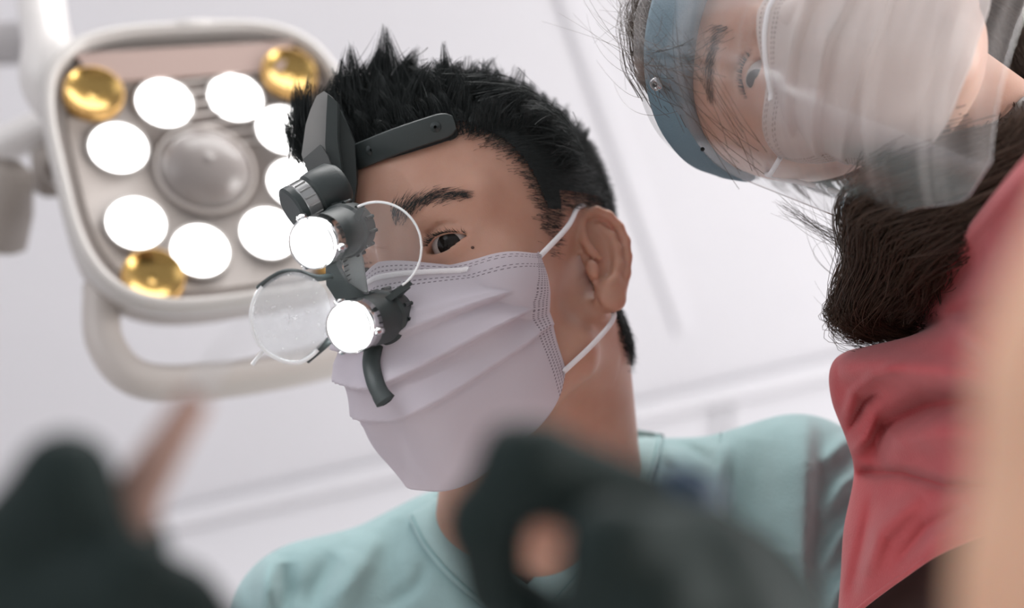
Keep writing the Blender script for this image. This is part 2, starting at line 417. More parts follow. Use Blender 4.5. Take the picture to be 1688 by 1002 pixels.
# ------------------------------------------------------------------ the room
def boxw(lo, hi):
    (a, b, c), (d, e, f) = lo, hi
    V = np.array([(a, b, c), (d, b, c), (d, e, c), (a, e, c), (a, b, f), (d, b, f), (d, e, f), (a, e, f)], float)
    return V, [(0, 3, 2, 1), (4, 5, 6, 7), (0, 1, 5, 4), (1, 2, 6, 5), (2, 3, 7, 6), (3, 0, 4, 7)]
def struct(name, lo, hi, m):
    V, Fc = boxw(lo, hi); o = part(name, V, Fc, m, None, False, False); o['kind'] = 'structure'; return o
CEIL, YW = 2.75, 2.12
struct('floor', (-2.6, -3.0, -.1), (2.6, YW, 0), M['floor'])
struct('ceiling', (-2.6, -3.0, CEIL), (2.6, YW + .1, CEIL + .1), M['ceil'])
struct('wall_back', (-2.6, YW, 0), (2.6, YW + .1, CEIL), M['wall'])
struct('wall_left', (-2.7, -3.0, 0), (-2.6, YW + .1, CEIL), M['wall'])
def on_wall(px, py):
    o = W((0, 0, 0))[0]; v = W(C(px, py, 1.))[0] - o; t = (YW - o[1]) / v[1]; return o + v * t
def on_ceil(px, py):
    o = W((0, 0, 0))[0]; v = W(C(px, py, 1.))[0] - o; t = (CEIL - o[2]) / v[2]; return o + v * t
# shallow cornice where the ceiling meets the wall, a conduit pair on the wall and a shallow ceiling seam strip
o = struct('trim_1', (-2.6, YW - .05, CEIL - .035), (2.6, YW, CEIL), M['ceil']); bevel(o, .02, 3)
for k, (pa, pb) in enumerate((((1196, 585), (1178, 730)), ((1222, 585), (1203, 730)))):
    a, b = on_wall(*pa), on_wall(*pb)
    V, Fc = tube(np.array([a, (a + b) / 2, b]), .006, 10)
    o = part('trim_%d' % (k + 2), V, Fc, M['trim'], None, True, False); o['kind'] = 'structure'
a, b = on_ceil(930, -20), on_ceil(1130, 545)
d = nrm(b - a); nn = np.array([-d[1], d[0], 0]) * .012
V = np.array([a - nn, a + nn, b + nn, b - nn]); V = np.vstack([V, V - np.array([0, 0, .006])])
o = part('trim_4', V, [(0, 1, 2, 3), (7, 6, 5, 4), (0, 4, 5, 1), (1, 5, 6, 2), (2, 6, 7, 3), (3, 7, 4, 0)], M['ceil'], None, False, False); o['kind'] = 'structure'

# ------------------------------------------------------------------ dental lamp, hanging behind the dentist
LD = 1.30
ex = nrm((310, 48, -155)); ey = np.array([-107, 312, -117.]); ey = nrm(ey - ex * (ey @ ex)); ez = np.cross(ex, ey)
LC = C(363, 290, LD)
def LP(u, v, w=0): return LC + ex * u + ey * v + ez * w
lamp = thing('dental_lamp', 'cream dental lamp head with ring of lit white lights hanging behind the dentist', 'lamp', LP(0, 0, -.05))
def rrect(n=96, a=.145, b=.148, p=3.6):
    th = np.arange(n) / n * 2 * math.pi; c, s = np.cos(th), np.sin(th)
    x = np.sign(c) * np.abs(c)**(2 / p) * a; y = np.sign(s) * np.abs(s)**(2 / p) * b
    return x, y + .014
def lamp_loft(prof, cap_end=True):
    x, y = rrect(); n = len(x)
    V = np.vstack([LC + np.outer(x * s, ex) + np.outer((y - .014) * s + .014, ey) + ez * w for s, w in prof])
    Fc = [tuple(f) for f in gridfaces(len(prof), n, False, True).tolist()]
    if cap_end: Fc += [tuple(range(n - 1, -1, -1)), tuple(range((len(prof) - 1) * n, len(prof) * n))]
    return V, Fc
h = part('housing', *lamp_loft([(.55, -.075), (.80, -.062), (.95, -.04), (.985, -.015), (.93, .0), (.90, .001), (.86, .003)]), M['housing'], lamp)
part('rim', *lamp_loft([(.97, -.012), (1.0, -.004), (1.01, .006), (.995, .014), (.96, .017), (.935, .013), (.925, .004)], False), M['rimcream'], lamp)
# glossy visor panel with ribs along the top of the face
V = np.array([LP(u, v, w) for u, v, w in ((-.09, .104, .004), (.085, .104, .004), (.105, .135, .006), (-.105, .135, .006))])
V, Fc = join((V, [(0, 1, 2, 3)]), (V + ez * .004, [(0, 1, 2, 3)]), (np.vstack([V, V + ez * .004]), [(0, 1, 5, 4), (1, 2, 6, 5), (2, 3, 7, 6), (3, 0, 4, 7)]))
part('top_panel', V, Fc, mat('lamp_panel', (.36, .265, .235), .3, coat=.3), lamp, False)
for k in range(7):
    v = .099 - k * .012; w = .075 - .004 * k
    part('cooling_rib', *tube(np.array([LP(-w * .3, v, .004), LP(w * .3, v + .002, .0045), LP(w * .9, v + .003, .004)]), .0018, 6), M['housing'], lamp)
discs = [(-.034, .079), (.033, .079), (.070, .040), (-.085, .036), (-.086, -.041), (-.037, -.075), (.028, -.066), (.066, -.018)]
for u, v in discs:
    c = LP(u, v, .002)
    s = part('light_socket', *lathe(c, ez, [(-.004, .0280), (.003, .0275), (.005, .0258), (.003, .0247)], 40, False, False), M['rimcream'], lamp)
    part('light_lens', *lathe(c, ez, [(-.002, .0245), (.003, .0245), (.006, .020), (.0075, .010)], 40), M['lampled'], s)
for u, v in ((-.096, .092), (.090, .099), (-.084, -.097), (.088, -.100)):
    c = LP(u, v, .002)
    s = part('reflector_bezel', *lathe(c, ez, [(-.004, .0275), (.009, .027), (.0122, .0255), (.012, .0245)], 40, False, False), M['amberrim'], lamp)
    part('amber_reflector', *lathe(c, ez, [(.012, .0245), (.0082, .020), (.0056, .012), (.0047, .006), (.0044, .0005)], 40, False, True), M['amber'], s)
part('sensor_ring', *lathe(LP(-.013, .006, .003), ez, [(-.004, .047), (.003, .046), (.004, .043), (.001, .042)], 48, False, False), M['housing'], lamp)
part('sensor_dome', *lathe(LP(-.013, .006, .002), ez, [(0, .042), (.008, .039), (.015, .031), (.020, .02), (.0222, .008), (.0226, .0004)], 48), M['sensor'], lamp)
part('latch', *join(lathe(LP(.01, .158, .012), ex, [(-.018, .002), (-.016, .005), (.016, .005), (.018, .002)], 16)), M['rimcream'], lamp)
# loop handle below
hp = spline([LP(-.120, -.080, -.03), LP(-.128, -.132, -.032), LP(-.108, -.172, -.03), LP(-.05, -.185, -.03), LP(.05, -.185, -.03), LP(.11, -.172, -.03), LP(.13, -.132, -.032), LP(.12, -.080, -.03)], 60)
part('handle', *tube(hp, .0165, 16, .9), mat('lamp_handle', (.50, .455, .425), .4, coat=.2), lamp)
# suspension post at the top left corner and the swing arm behind
pp = spline([LP(-.09, .10, -.04), LP(-.12, .128, -.03), C(80, 80, 1.32), C(70, 20, 1.34), C(64, -60, 1.37), C(50, -240, 1.42)], 40)
part('suspension_post', *tube(pp, np.interp(np.linspace(0, 1, 40), [0, .25, .45, 1], [.034, .029, .0225, .021]), 20), M['lamparm'], lamp)
part('swing_arm', *tube(spline([C(-160, 350, 1.46), C(-20, 255, 1.45), C(95, 200, 1.44)], 20), .019, 18), M['lamparm'], lamp)
part('arm_joint', *lathe(C(88, 280, 1.42), (0, 1, .2), [(-.026, .012), (-.02, .021), (.02, .021), (.026, .012)], 24), M['armdark'], lamp)
part('arm_bracket', *tube(spline([C(95, 205, 1.44), C(92, 280, 1.42), LP(-.13, .05, -.05)], 12), .012, 12), M['armdark'], lamp)
part('arm_counterweight', *lathe(C(2, 330, 1.36), (.15, 1, .1), [(-.05, .018), (-.045, .028), (-.01, .031), (.03, .026), (.04, .012)], 28), M['armdark'], lamp)
part('ceiling_rail', *tube(np.array([C(-260, 82, 1.75), C(-60, 76, 1.72), C(66, 70, 1.70)]), .026, 18), mat('rail_grey', (.42, .40, .40), .5), lamp)

# ------------------------------------------------------------------ heads
def head_sdf(fem=False, ears=True, lid=.70):
    s = SDF()
    s.add(ell((0, .052, -.010), (.0755, .083, .095)), .001)
    s.add(ell((0, .058, .030), (.063, .058, .062)), .03)
    s.add(ell((0, -.005, .038), (.060, .070, .051)), .03)
    for q in (-1, 1):
        s.add(ell((q * .044, -.008, .058), (.020, .020, .021)), .025)
        s.add(cap((q * .052, -.050, .010), (q * .008, -.086 if not fem else -.082, .074), .019 if not fem else .017, .017), .02)
        s.add(cap((q * .010, .041, .086), (q * .046, .046, .068), .0095), .015)
        s.sub(ell((q * .032, .023, .102), (.021, .0115, .018)), .013)
        s.sub(ell((q * .019, .026, .104), (.012, .014, .012)), .012)
    s.add(ell((0, -.052, .048), (.045, .045, .043)), .02)
    s.add(cap((0, .032, .088), (0, -.012, .108), .0065, .0095), .012)
    s.add(ell((0, -.015, .109), (.011, .010, .009)), .008)
    for q in (-1, 1): s.add(ell((q * .0125, -.018, .1), (.0075, .008, .009)), .006)
    s.add(cap((-.018, -.049, .088), (.018, -.049, .088), .0065), .008)
    s.add(cap((-.015, -.059, .087), (.015, -.059, .087), .007), .008)
    s.add(ell((0, -.088, .080), (.016, .013, .012)), .015)
    # eyelids with an almond opening
    for q in (-1, 1):
        e = np.array([q * .032, .0245, .0735])
        s.add(ell(e, (.0152, .0140, .0146)), .007)
        w, hh = .0150, .0050; Rr = (w * w + hh * hh) / (2 * hh); a = Rr - hh
        ca, sa = math.cos(.10 * q), math.sin(.10 * q)
        def alm(x, y, z, e=e, a=a, Rr=Rr, ca=ca, sa=sa, hh=hh):
            u = (x - e[0]) * ca + (y - e[1] + .0008) * sa; v = -(x - e[0]) * sa + (y - e[1] + .0008) * ca
            d1 = np.sqrt(u * u + (v + a + hh * (1 - lid))**2) - Rr; d2 = np.sqrt(u * u + (v - a)**2) - Rr
            return np.maximum(np.maximum(d1, d2), (e[2] + .003) - z)
        s.sub((alm, (e - .02, e + .02)), .0012)
        cr = [e + np.array([q * a_, b_, c_]) for a_, b_, c_ in ((-.0135, .0030, .0085), (-.007, .0072, .0122), (.001, .0090, .0125), (.009, .0080, .0105), (.0155, .0050, .0065))]
        for i in range(4): s.sub(cap(cr[i], cr[i + 1], .0009), .0028)
    # ears
    for q in ((-1, 1) if ears else ()):
        O = np.array([q * .0716, .002, -.004]); a = nrm((q * .55, 0.05, -.83)); b = nrm((0, .97, -.20)); b = nrm(b - a * (a @ b)); n = np.cross(a, b) * q
        if n[0] * q < 0: n = -n
        Rm = np.stack([a, b, n], 1)
        def E(u, v, w=0): return O + (a * u + b * v + n * w) * .001
        s.add(ell(E(14, 3, -3.2), (.0155, .0285, .0026), Rm), .003)
        s.sub(ell(E(12, -1, 3.0), (.0085, .0125, .0060), Rm), .004)
        hx = [(9, 1, 1), (4, 7, 2), (2, 15, 2), (4, 25, 1.5), (10, 31.5, 1), (18, 32, .5), (25.5, 27.5, 0), (30, 19, 0), (31, 9, 0), (29, -1, -.5), (24.5, -11, -1), (18.5, -19, -1.5)]
        s.chain([E(*p) for p in hx], [.0022, .0026, .0028, .0029, .0030, .0030, .0030, .0029, .0028, .0027, .0026, .0028], .0022)
        s.chain([E(17, 22, -.5), E(22, 14, .2), E(22.5, 5, .4), E(20, -5, .4), E(14, -14, .4), E(9, -15.5, .8)], [.0022, .0028, .003, .003, .0032, .0030], .003)
        s.add(ell(E(9.5, -24, -1), (.0078, .0085, .0038), Rm), .006)
        s.add(ell(E(1.0, -5, 2.2), (.0042, .0065, .0036), Rm), .004)
    return s
def in_hair(p, fem=False):                        # p in head frame
    x, y, z = np.abs(p[:, 0]), p[:, 1], p[:, 2]
    ys = np.array([-.13, -.060, -.055, -.04, -.022, -.018, 0, .02, .04, .060, .075, .088, .100, .106, .2])
    zs = np.array([-.30, -.30, -.045, -.035, -.030, .018, .029, .034, .039, .046, .054, .066, .2, .2, .2])
    zf = np.interp(y, ys, zs)
    ear = (x > .071) & (y < .038) & (y > -.035) & (z < .016) & (z > -.036)
    return (z < zf) & ~ear

# ---- dentist: body, neck and chest
DF = Frame(rot(13.1, -9, -33), (-.0136, .0036, -.95), 1.05)
dent = thing('person', 'dentist in teal scrubs and white mask leaning in from above', 'person', C(880, 1400, 1.05))
HS = head_sdf()
nb_ = lambda px, py, d: DF.inv(C(px, py, d))[0]
HS.add(cap((0, -.030, -.030), nb_(890, 860, 1.03), .050, .058), .025)
HS.add(cap((.026, -.045, -.042), nb_(945, 830, 1.04), .032, .047), .03)
HS.add(cap((0, -.06, .0), nb_(782, 890, 1.025), .03, .026), .03)
HS.add(cap((.045, -.03, -.02), nb_(880, 880, .985), .012, .014), .03)
HS.add(ell(nb_(895, 1000, 1.085), (.095, .07, .06), DF.R.T), .03)
V, Q = HS.mesh((-.14, -.235, -.145), (.165, .145, .13), .0016, 2)
dentV = V
body = part('body', DF(V), Q, M['skin'], dent)
for q in (-1, 1):
    e = np.array([q * .032, .0245, .0735]); g = nrm(DF.inv(C(330, 620, .5))[0] - e)
    eb = part('eye', *(lambda v: (DF(v[0]), v[1]))(ballm(e, .0131, 32, 20)), M['eyew'], dent)
    th = np.linspace(0, .56, 8); pr = [(.0131 * math.cos(t) + .0005 * math.cos(t * 3), .0133 * math.sin(t) + .00001) for t in th[::-1]]
    vv, ff = lathe(e, g, pr, 32, False, True); part('iris', DF(vv), ff, M['iris'], eb)

def inset(p, fem=False):
    m = in_hair(p) & ((p[:, 1] > .034) | ((p[:, 2] < -.03) & (p[:, 1] > -.06)))
    for dv in ((0, 0, .007), (0, -.007, 0), (0, -.005, .005), (0, .004, .006)): m = m & in_hair(p + np.array(dv))
    return m
_mp = C(779, 408, march(HS, [(779, 408)], DF, .6, 1.)[0])
part('mole', *ballm(_mp, (.0011, .0010, .0008), 12, 8), mat('mole_brown', (.10, .05, .035), .6), dent)
# ---- dentist: hair
def cap_from(V, Q, sdf, F_, inh, off):
    N = sdf.normal(V); m = inh(V); f = Q[m[Q].all(1)]
    used, inv_ = np.unique(f, return_inverse=True)
    return F_(V[used] + N[used] * off), inv_.reshape(f.shape), V[m], N[m]
capV, capQ, _, _ = cap_from(V, Q, HS, DF, inset, .0022); 
_j = np.random.default_rng(3); keep = in_hair(V + _j.normal(size=V.shape) * np.array([0, .0032, .0032])) & ~((V[:, 2] > -.04) & (np.abs(V[:, 0]) > .066) & (V[:, 1] < .036) & (V[:, 2] < .017))
keep &= ~((V[:, 1] < .006) & (V[:, 2] > -.02)) & ~((V[:, 1] < .026) & (V[:, 2] > -.02) & (V[:, 2] < .019))
keep &= ~((V[:, 1] < .022) & (V[:, 2] > 0) & (_j.random(len(V)) > .35 * np.clip((V[:, 1] + .022) / .044, 0, 1)))
RV = V[keep]; RN = HS.normal(RV)
def grow(F_, roots, norms, n, length, dirf, seg=6, clump=0, r=.00022, ctr=None, curl=.4):
    i = rng.integers(0, len(roots), n); P = roots[i] + rng.normal(size=(n, 3)) * .0008; Nn = norms[i]
    D, Ln = dirf(P, Nn); L_ = (length * Ln * rng.uniform(.6, 1.15, n))[:, None, None]
    t = np.linspace(0, 1, seg)[None, :, None]
    up = nrm(Nn + D * .6)
    S = P[:, None] + L_ * (t * (up[:, None] * (1 - t * curl) + D[:, None] * t * curl))
    if clump:
        cidx = rng.integers(0, n, clump); cp = P[cidx]
        near = np.argmin(((P[:, None] - cp[None]) ** 2).sum(-1), 1)
        tgt = S[cidx][near] + rng.normal(size=(n, 1, 3)) * .0006
        w = (.85 * t**1.4); S = S * (1 - w) + tgt * w
    return F_(S.reshape(-1, 3)).reshape(S.shape)
def short_dir(P, Nn):
    tz = np.clip((P[:, 1] + .05) / .15, 0, 1)
    D = nrm(np.c_[Nn[:, 0] * .6, -1.0 + .7 * tz, -.5 - .3 * tz] + rng.normal(size=P.shape) * .25)
    return D, .45 + .55 * tz**2
def top_dir(P, Nn):
    fr = np.clip((P[:, 2] + .02) / .10, 0, 1)
    D = nrm(np.c_[P[:, 0] * 5 + .15, .6 + .9 * fr, .25 * fr - .55 * (1 - fr)] + rng.normal(size=P.shape) * .5)
    return D, .55 + .55 * fr
low = RV[:, 1] < .092; top = (RV[:, 1] > .082)
h1 = strands(grow(DF, RV[low], RN[low], 50000, .011, short_dir, 4, 0), .00014)
nape = (RV[:, 2] < -.035) & (RV[:, 1] < .02) & (RV[:, 1] > -.05)
def nape_dir(P, Nn): return nrm(np.c_[Nn[:, 0] * .2, -1 + 0 * P[:, 0], -.15 + 0 * P[:, 0]] + rng.normal(size=P.shape) * .1), 1 + 0 * P[:, 0]
h1b = strands(grow(DF, RV[nape], RN[nape], 9000, .007, nape_dir, 4, 0, curl=.9), .0003)
h2 = strands(grow(DF, RV[top], RN[top], 12000, .022, top_dir, 6, 700), .0003)
fr_ = RV[:, 1] > .105
h3 = strands(grow(DF, RV[fr_], RN[fr_], 3500, .030, top_dir, 7, 160), .0003)
# individual spiky tufts: root pixel, bend pixel, tip pixel, width of the root in px
tufts = [((640, 175), (636, 110), (634, 40), 34), ((632, 165), (612, 112), (640, 70), 26), ((585, 190), (580, 120), (576, 72), 26), ((600, 175), (588, 130), (604, 100), 22),
         ((600, 175), (560, 150), (548, 112), 20), ((735, 165), (733, 120), (731, 66), 16), ((735, 170), (742, 120), (765, 100), 20), ((728, 170), (705, 135), (690, 118), 26),
         ((660, 160), (672, 110), (690, 78), 24), ((650, 155), (655, 120), (680, 92), 24), ((690, 165), (712, 120), (742, 98), 24), ((770, 170), (790, 145), (830, 128), 26),
         ((800, 180), (840, 155), (880, 150), 30), ((700, 160), (690, 130), (668, 105), 30), ((560, 200), (545, 160), (552, 125), 26), ((545, 205), (530, 165), (536, 140), 20),
         ((515, 235), (500, 180), (512, 118), 22), ((508, 240), (492, 175), (488, 132), 22), ((512, 250), (485, 210), (470, 175), 14), ((510, 262), (476, 235), (462, 180), 9),
         ((512, 268), (482, 248), (466, 205), 9), ((508, 235), (488, 190), (480, 150), 16), ((614, 170), (622, 120), (628, 85), 24), ((850, 200), (890, 180), (925, 190), 30),
         ((760, 160), (770, 130), (812, 116), 14), ((880, 225), (925, 215), (950, 235), 30), ((905, 250), (945, 245), (968, 275), 26), ((575, 180), (566, 130), (562, 95), 16)]
T_ = []
rootd = march(HS, [t[0] for t in tufts], DF, .6, 1.0)
for t, d in zip(tufts, rootd):
    n = int(t[3] * 7); d = min(max(d, .86), .96) + .004
    j = rng.normal(size=(n, 3)) * .0075 * t[3] / 24
    a, b, c = C(*t[0], d) + j, C(*t[1], d - .004) + j * .45, C(*t[2], d - .008) + j * .10 + rng.normal(size=(n, 3)) * .0009
    u = np.linspace(0, 1, 8)[None, :, None] * rng.uniform(.55, 1, (n, 1, 1))
    T_.append(a[:, None] * (1 - u)**2 + b[:, None] * 2 * u * (1 - u) + c[:, None] * u**2)
h4 = strands(np.vstack(T_), .00032)
ho = part('hair', *join((capV, capQ), h1, h1b, h2, h3, h4), M['hair'], dent, label='short black spiky hair')
# eyebrows and lashes, on the skin
def brow(sdf, F_, q, n=420, dens=1.):
    u = rng.uniform(0, 1, n)**1.25; x = .011 + .042 * u; y = .0450 + .0065 * np.sin(u * 2.3) - .0035 * u + rng.normal(size=n) * .0027 * (1.2 - .7 * u)
    P = np.c_[q * x, y, np.full(n, .13)]
    for i in range(25): P[:, 2] -= sdf.at(P) * .8
    D = nrm(np.c_[q * (.5 + u), .9 - 1.1 * u, np.full(n, .12)] + rng.normal(size=(n, 3)) * .15)
    t = np.linspace(0, 1, 4)[None, :, None]
    S = P[:, None] + D[:, None] * t * .0085 * rng.uniform(.6, 1.1, (n, 1, 1)); 
    dd = sdf.at(S.reshape(-1, 3)); N_ = sdf.normal(S.reshape(-1, 3)); S = (S.reshape(-1, 3) + N_ * (.0006 - dd)[:, None]).reshape(S.shape)
    return strands(F_(S.reshape(-1, 3)).reshape(S.shape), .00016)
def lashes(F_, q, n=110):
    u = rng.uniform(-1, 1, n); e = np.array([q * .032, .0245, .0735])
    x = u * .0138; y = .0040 * (1 - u * u) - .0004 + .10 * x * q * q; z = np.sqrt(np.maximum(.0146**2 - x * x - y * y, 1e-6))
    P = np.c_[x * 1, y, z] + e; D = nrm(np.c_[u * .5, np.full(n, -.05), np.full(n, 1.)] + rng.normal(size=(n, 3)) * .15)
    t = np.linspace(0, 1, 4)[None, :, None]; S = P[:, None] + D[:, None] * t * .0055 + np.array([0, .0016, 0]) * t**2
    return strands(F_(S.reshape(-1, 3)).reshape(S.shape), .00022)
for q in (-1, 1):
    part('eyebrow', *brow(HS, DF, q), M['hair'], dent)
    part('eyelashes', *lashes(DF, q), M['hair'], dent)

# ------------------------------------------------------------------ face masks
def make_mask(F_, root, m, sdf, puff=0., width=.064, pleat=.0052, sides=(1, -1), seed=1, low=0., ear=(.0755, .036, -.002), ear2=(.0745, -.031, -.006)):
    nu, nv = 181, 121; u = np.linspace(-1, 1, nu)[:, None]; t = np.linspace(0, 1, nv)[None, :]
    tt = [0, .12, .3, .5, .7, .88, 1.0]
    cy = np.interp(t, tt, [.021, .006, -.020, -.047, -.073, -.096, -.108 - low]); cz = np.interp(t, tt, [.106, .112, .122 + puff, .1215 + puff, .114 + puff, .104, .090])
    ey_ = np.interp(t, tt, [.007, .000, -.012, -.026, -.041, -.054, -.062]); ez_ = np.interp(t, tt, [.047, .046, .043, .040, .037, .035, .033]); exx = np.interp(t, tt, [width, width + .001, width + .001, width, width - .001, width - .002, width - .004])
    g = np.ones(9) / 9
    for arr in (cy, cz, ey_, ez_): arr[0] = np.convolve(np.pad(arr[0], 4, 'edge'), g, 'valid') if False else arr[0]
    au = np.abs(u); pw = np.interp(t, [0, .15, .4, 1], [1.9, 1.35, .95, 1.0])
    c = np.cos(au * math.pi / 2)**pw
    x = exx * np.sin(u * math.pi / 2) * (1 - .03 * c)
    z = ez_ + (cz - ez_) * c; y = ey_ + (cy - ey_) * np.cos(au * math.pi / 2)**np.interp(t, [0, .2, 1], [4.5, 1.6, .75]) - .0040 * np.sin(au * math.pi) * np.clip(1 - t / .3, 0, 1)
    # pleats: each layer lifts and drops sharply at its lower fold
    dis = np.zeros_like(x)
    fade = np.clip((1.0 - au) * 6, .25, 1) 
    for t0, wd, am in ((.34, .16, 1.), (.50, .13, 1.15), (.66, .13, .8)):
        tc_ = t0 + .03 * np.sin(u * 2.2 + seed) - .05 * au
        s_ = (t - tc_) / wd
        dis += am * pleat * np.where(s_ < 0, np.clip(1 + s_, 0, 1)**1.5, np.clip(1 - s_ * 9, 0, 1))
    r2 = np.random.default_rng(seed); wr = np.zeros_like(x)
    for k in range(9):
        a, ph = r2.uniform(-1.2, 1.2), r2.uniform(0, 6.28); fq = r2.uniform(5, 16); wr += np.sin((u * math.cos(a) * 1.2 + t * math.sin(a) * 1.6) * fq + ph) / fq
    dis = dis * fade + wr * .0075 * np.clip((t - .15) * 4, 0, 1) * fade
    dis += .0011 * np.exp(-((t - .083) / .014)**2) * (au < .50)                     # nose wire pocket
    P = np.stack([x, y, z], -1); du = np.gradient(P, axis=0); dv = np.gradient(P, axis=1); N_ = nrm(np.cross(dv, du))
    P = P + N_ * dis[..., None]
    Pf = P.reshape(-1, 3)
    for it in range(3):
        dd = sdf.at(Pf); m_ = dd < .0028
        Pf[m_] += sdf.normal(Pf[m_]) * (.0028 - dd[m_])[:, None]
    P = Pf.reshape(P.shape)
    UVs = np.stack([np.broadcast_to(u * .0895, x.shape), np.broadcast_to(t * .135, x.shape)], -1).reshape(-1, 2)
    sh = part('mask_sheet', F_(P.reshape(-1, 3)), gridfaces(nu, nv)[:, ::-1], m, root, uv=UVs); solid(sh, .0006)
    # folded lower side corners, nose wire, ear loops
    iu = np.arange(45, 136); jt = 10
    pw_ = P[iu, jt] + N_[iu, jt] * .0008
    part('nose_wire', F_(tube(pw_, .0016, 8, .5)[0]), tube(pw_, .0016, 8, .5)[1], M['elastic'], root)
    for q in sides:
        i = -3 if q > 0 else 2
        a, b = P[i, 5], P[i, -6]; e1 = np.array(ear) * (q, 1, 1); e2 = np.array(ear2) * (q, 1, 1)
        back = np.array([q * .071, .012, -.026])
        for pth in (spline([a, a * .45 + e1 * .55 + np.array([q * .0045, 0, 0]), e1, np.array([q * .0735, .036, -.016]), back], 30), spline([b, b * .5 + e2 * .5 + np.array([q * .006, -.002, 0]), e2 + np.array([q * .002, -.004, -.004]), np.array([q * .0735, -.024, -.018]), back + np.array([0, -.01, 0])], 30)):
            vv, ff = tube(pth, .00165, 8); part('ear_loop', F_(vv), ff, M['elastic'], root)
    return sh, P
dm = thing('face_mask', 'lavender white pleated surgical mask worn by the dentist', 'mask', C(740, 815, .88))
_, DMP = make_mask(DF, dm, M['mask'], HS, puff=.008, low=.006, sides=(1, -1))

# ------------------------------------------------------------------ dentist scrub top
TS = SDF()
sh_r, sh_l = C(1315, 822, 1.03), C(520, 1035, 1.03)
TS.add(cap(C(905, 960, 1.06), sh_r, .062, .054), .01)
TS.add(cap(C(870, 985, 1.06), sh_l, .062, .056), .03)
TS.add(cap(C(1010, 850, 1.075), C(1180, 850, 1.05), .058, .052), .03)
TS.add(cap(C(740, 945, 1.05), C(640, 1000, 1.05), .050, .050), .03)
TS.add(ell(C(915, 1120, 1.06), (.185, .15, .092), rot(13, 0, 0)), .05)
TS.add(ell(C(960, 1420, 1.10), (.17, .20, .10), rot(13, 0, 0)), .05)
TS.add(cap(sh_r, C(1420, 1180, .97), .054, .058), .03)
TS.add(cap(sh_l, C(440, 1380, .97), .056, .058), .03)
vpoly = np.array([(722, 815), (1040, 690), (1020, 770), (985, 830), (868, 968), (800, 915), (752, 872)], float)
def vcut(x, y, z):
    d = -z; px = 844 + FPX * x / d; py = 501 - FPX * y / d
    sd = np.full(np.broadcast(px, py).shape, 1e9); ins = np.zeros(sd.shape, bool); n = len(vpoly)
    for i in range(n):
        a, b = vpoly[i], vpoly[(i + 1) % n]; e = b - a; wx, wy = px - a[0], py - a[1]
        t = np.clip((wx * e[0] + wy * e[1]) / (e @ e), 0, 1); sd = np.minimum(sd, (wx - t * e[0])**2 + (wy - t * e[1])**2)
        cnd = (a[1] > py) != (b[1] > py)
        ins ^= cnd & (px < (b[0] - a[0]) * (py - a[1]) / (b[1] - a[1] + 1e-9) + a[0])
    v = np.sqrt(sd) * np.where(ins, -1, 1) * d / FPX
    return np.maximum(v, d - 1.10)
TS0 = SDF(); TS0.ops = list(TS.ops)
TS.sub((vcut, (np.array([-.1, -.26, -1.2]), np.array([.12, -.05, -.8]))), .002)
sV, sQ = TS.mesh((-.26, -.52, -1.26), (.31, -.04, -.85), .0034, 2)
def seg_dist(P2, line):
    L_ = np.asarray(line, float); best = np.full(len(P2), 1e9); side = np.zeros(len(P2)); tt = np.zeros(len(P2)); n = len(L_) - 1
    for i in range(n):
        a, b = L_[i], L_[i + 1]; e = b - a; w = P2 - a; t = np.clip((w @ e) / (e @ e), 0, 1); r = w - t[:, None] * e
        d = np.hypot(r[:, 0], r[:, 1]); m = d < best; best[m] = d[m]; side[m] = np.sign(e[0] * w[m, 1] - e[1] * w[m, 0]); tt[m] = (i + t[m]) / n
    return best, side, tt
def folds(V, defs, gain=1.):
    P2 = pix(V); out = np.zeros(len(V))
    for line, w, amp, one in defs:                # one: 0 soft ridge, +-1 a crisp edge dropping on that side
        d, s, t = seg_dist(P2, line); env = np.sin(np.clip(t, .02, .98) * math.pi)**.5
        if one == 0: out += amp * env * np.exp(-(d / w)**2)
        else: out += amp * env * np.where(s * one > 0, np.exp(-(d / (w * .22))**2), np.exp(-(d / w)**2))
    return V + nrm(-V) * (out * gain)[:, None]
def wrinkle(V, amp, seed, lam=(.02, .06)):
    r2 = np.random.default_rng(seed); out = np.zeros(len(V)); P = V + .012 * np.sin(V[:, [1, 2, 0]] * 40 + seed)
    for k in range(14):
        d = nrm(r2.normal(size=3)); L_ = r2.uniform(*lam); out += (1 - np.abs(np.sin(P @ d * math.pi / L_ + r2.uniform(0, 6)))) ** 2 * L_ / lam[1]
    return V + nrm(-V) * ((out - out.mean()) * amp)[:, None]
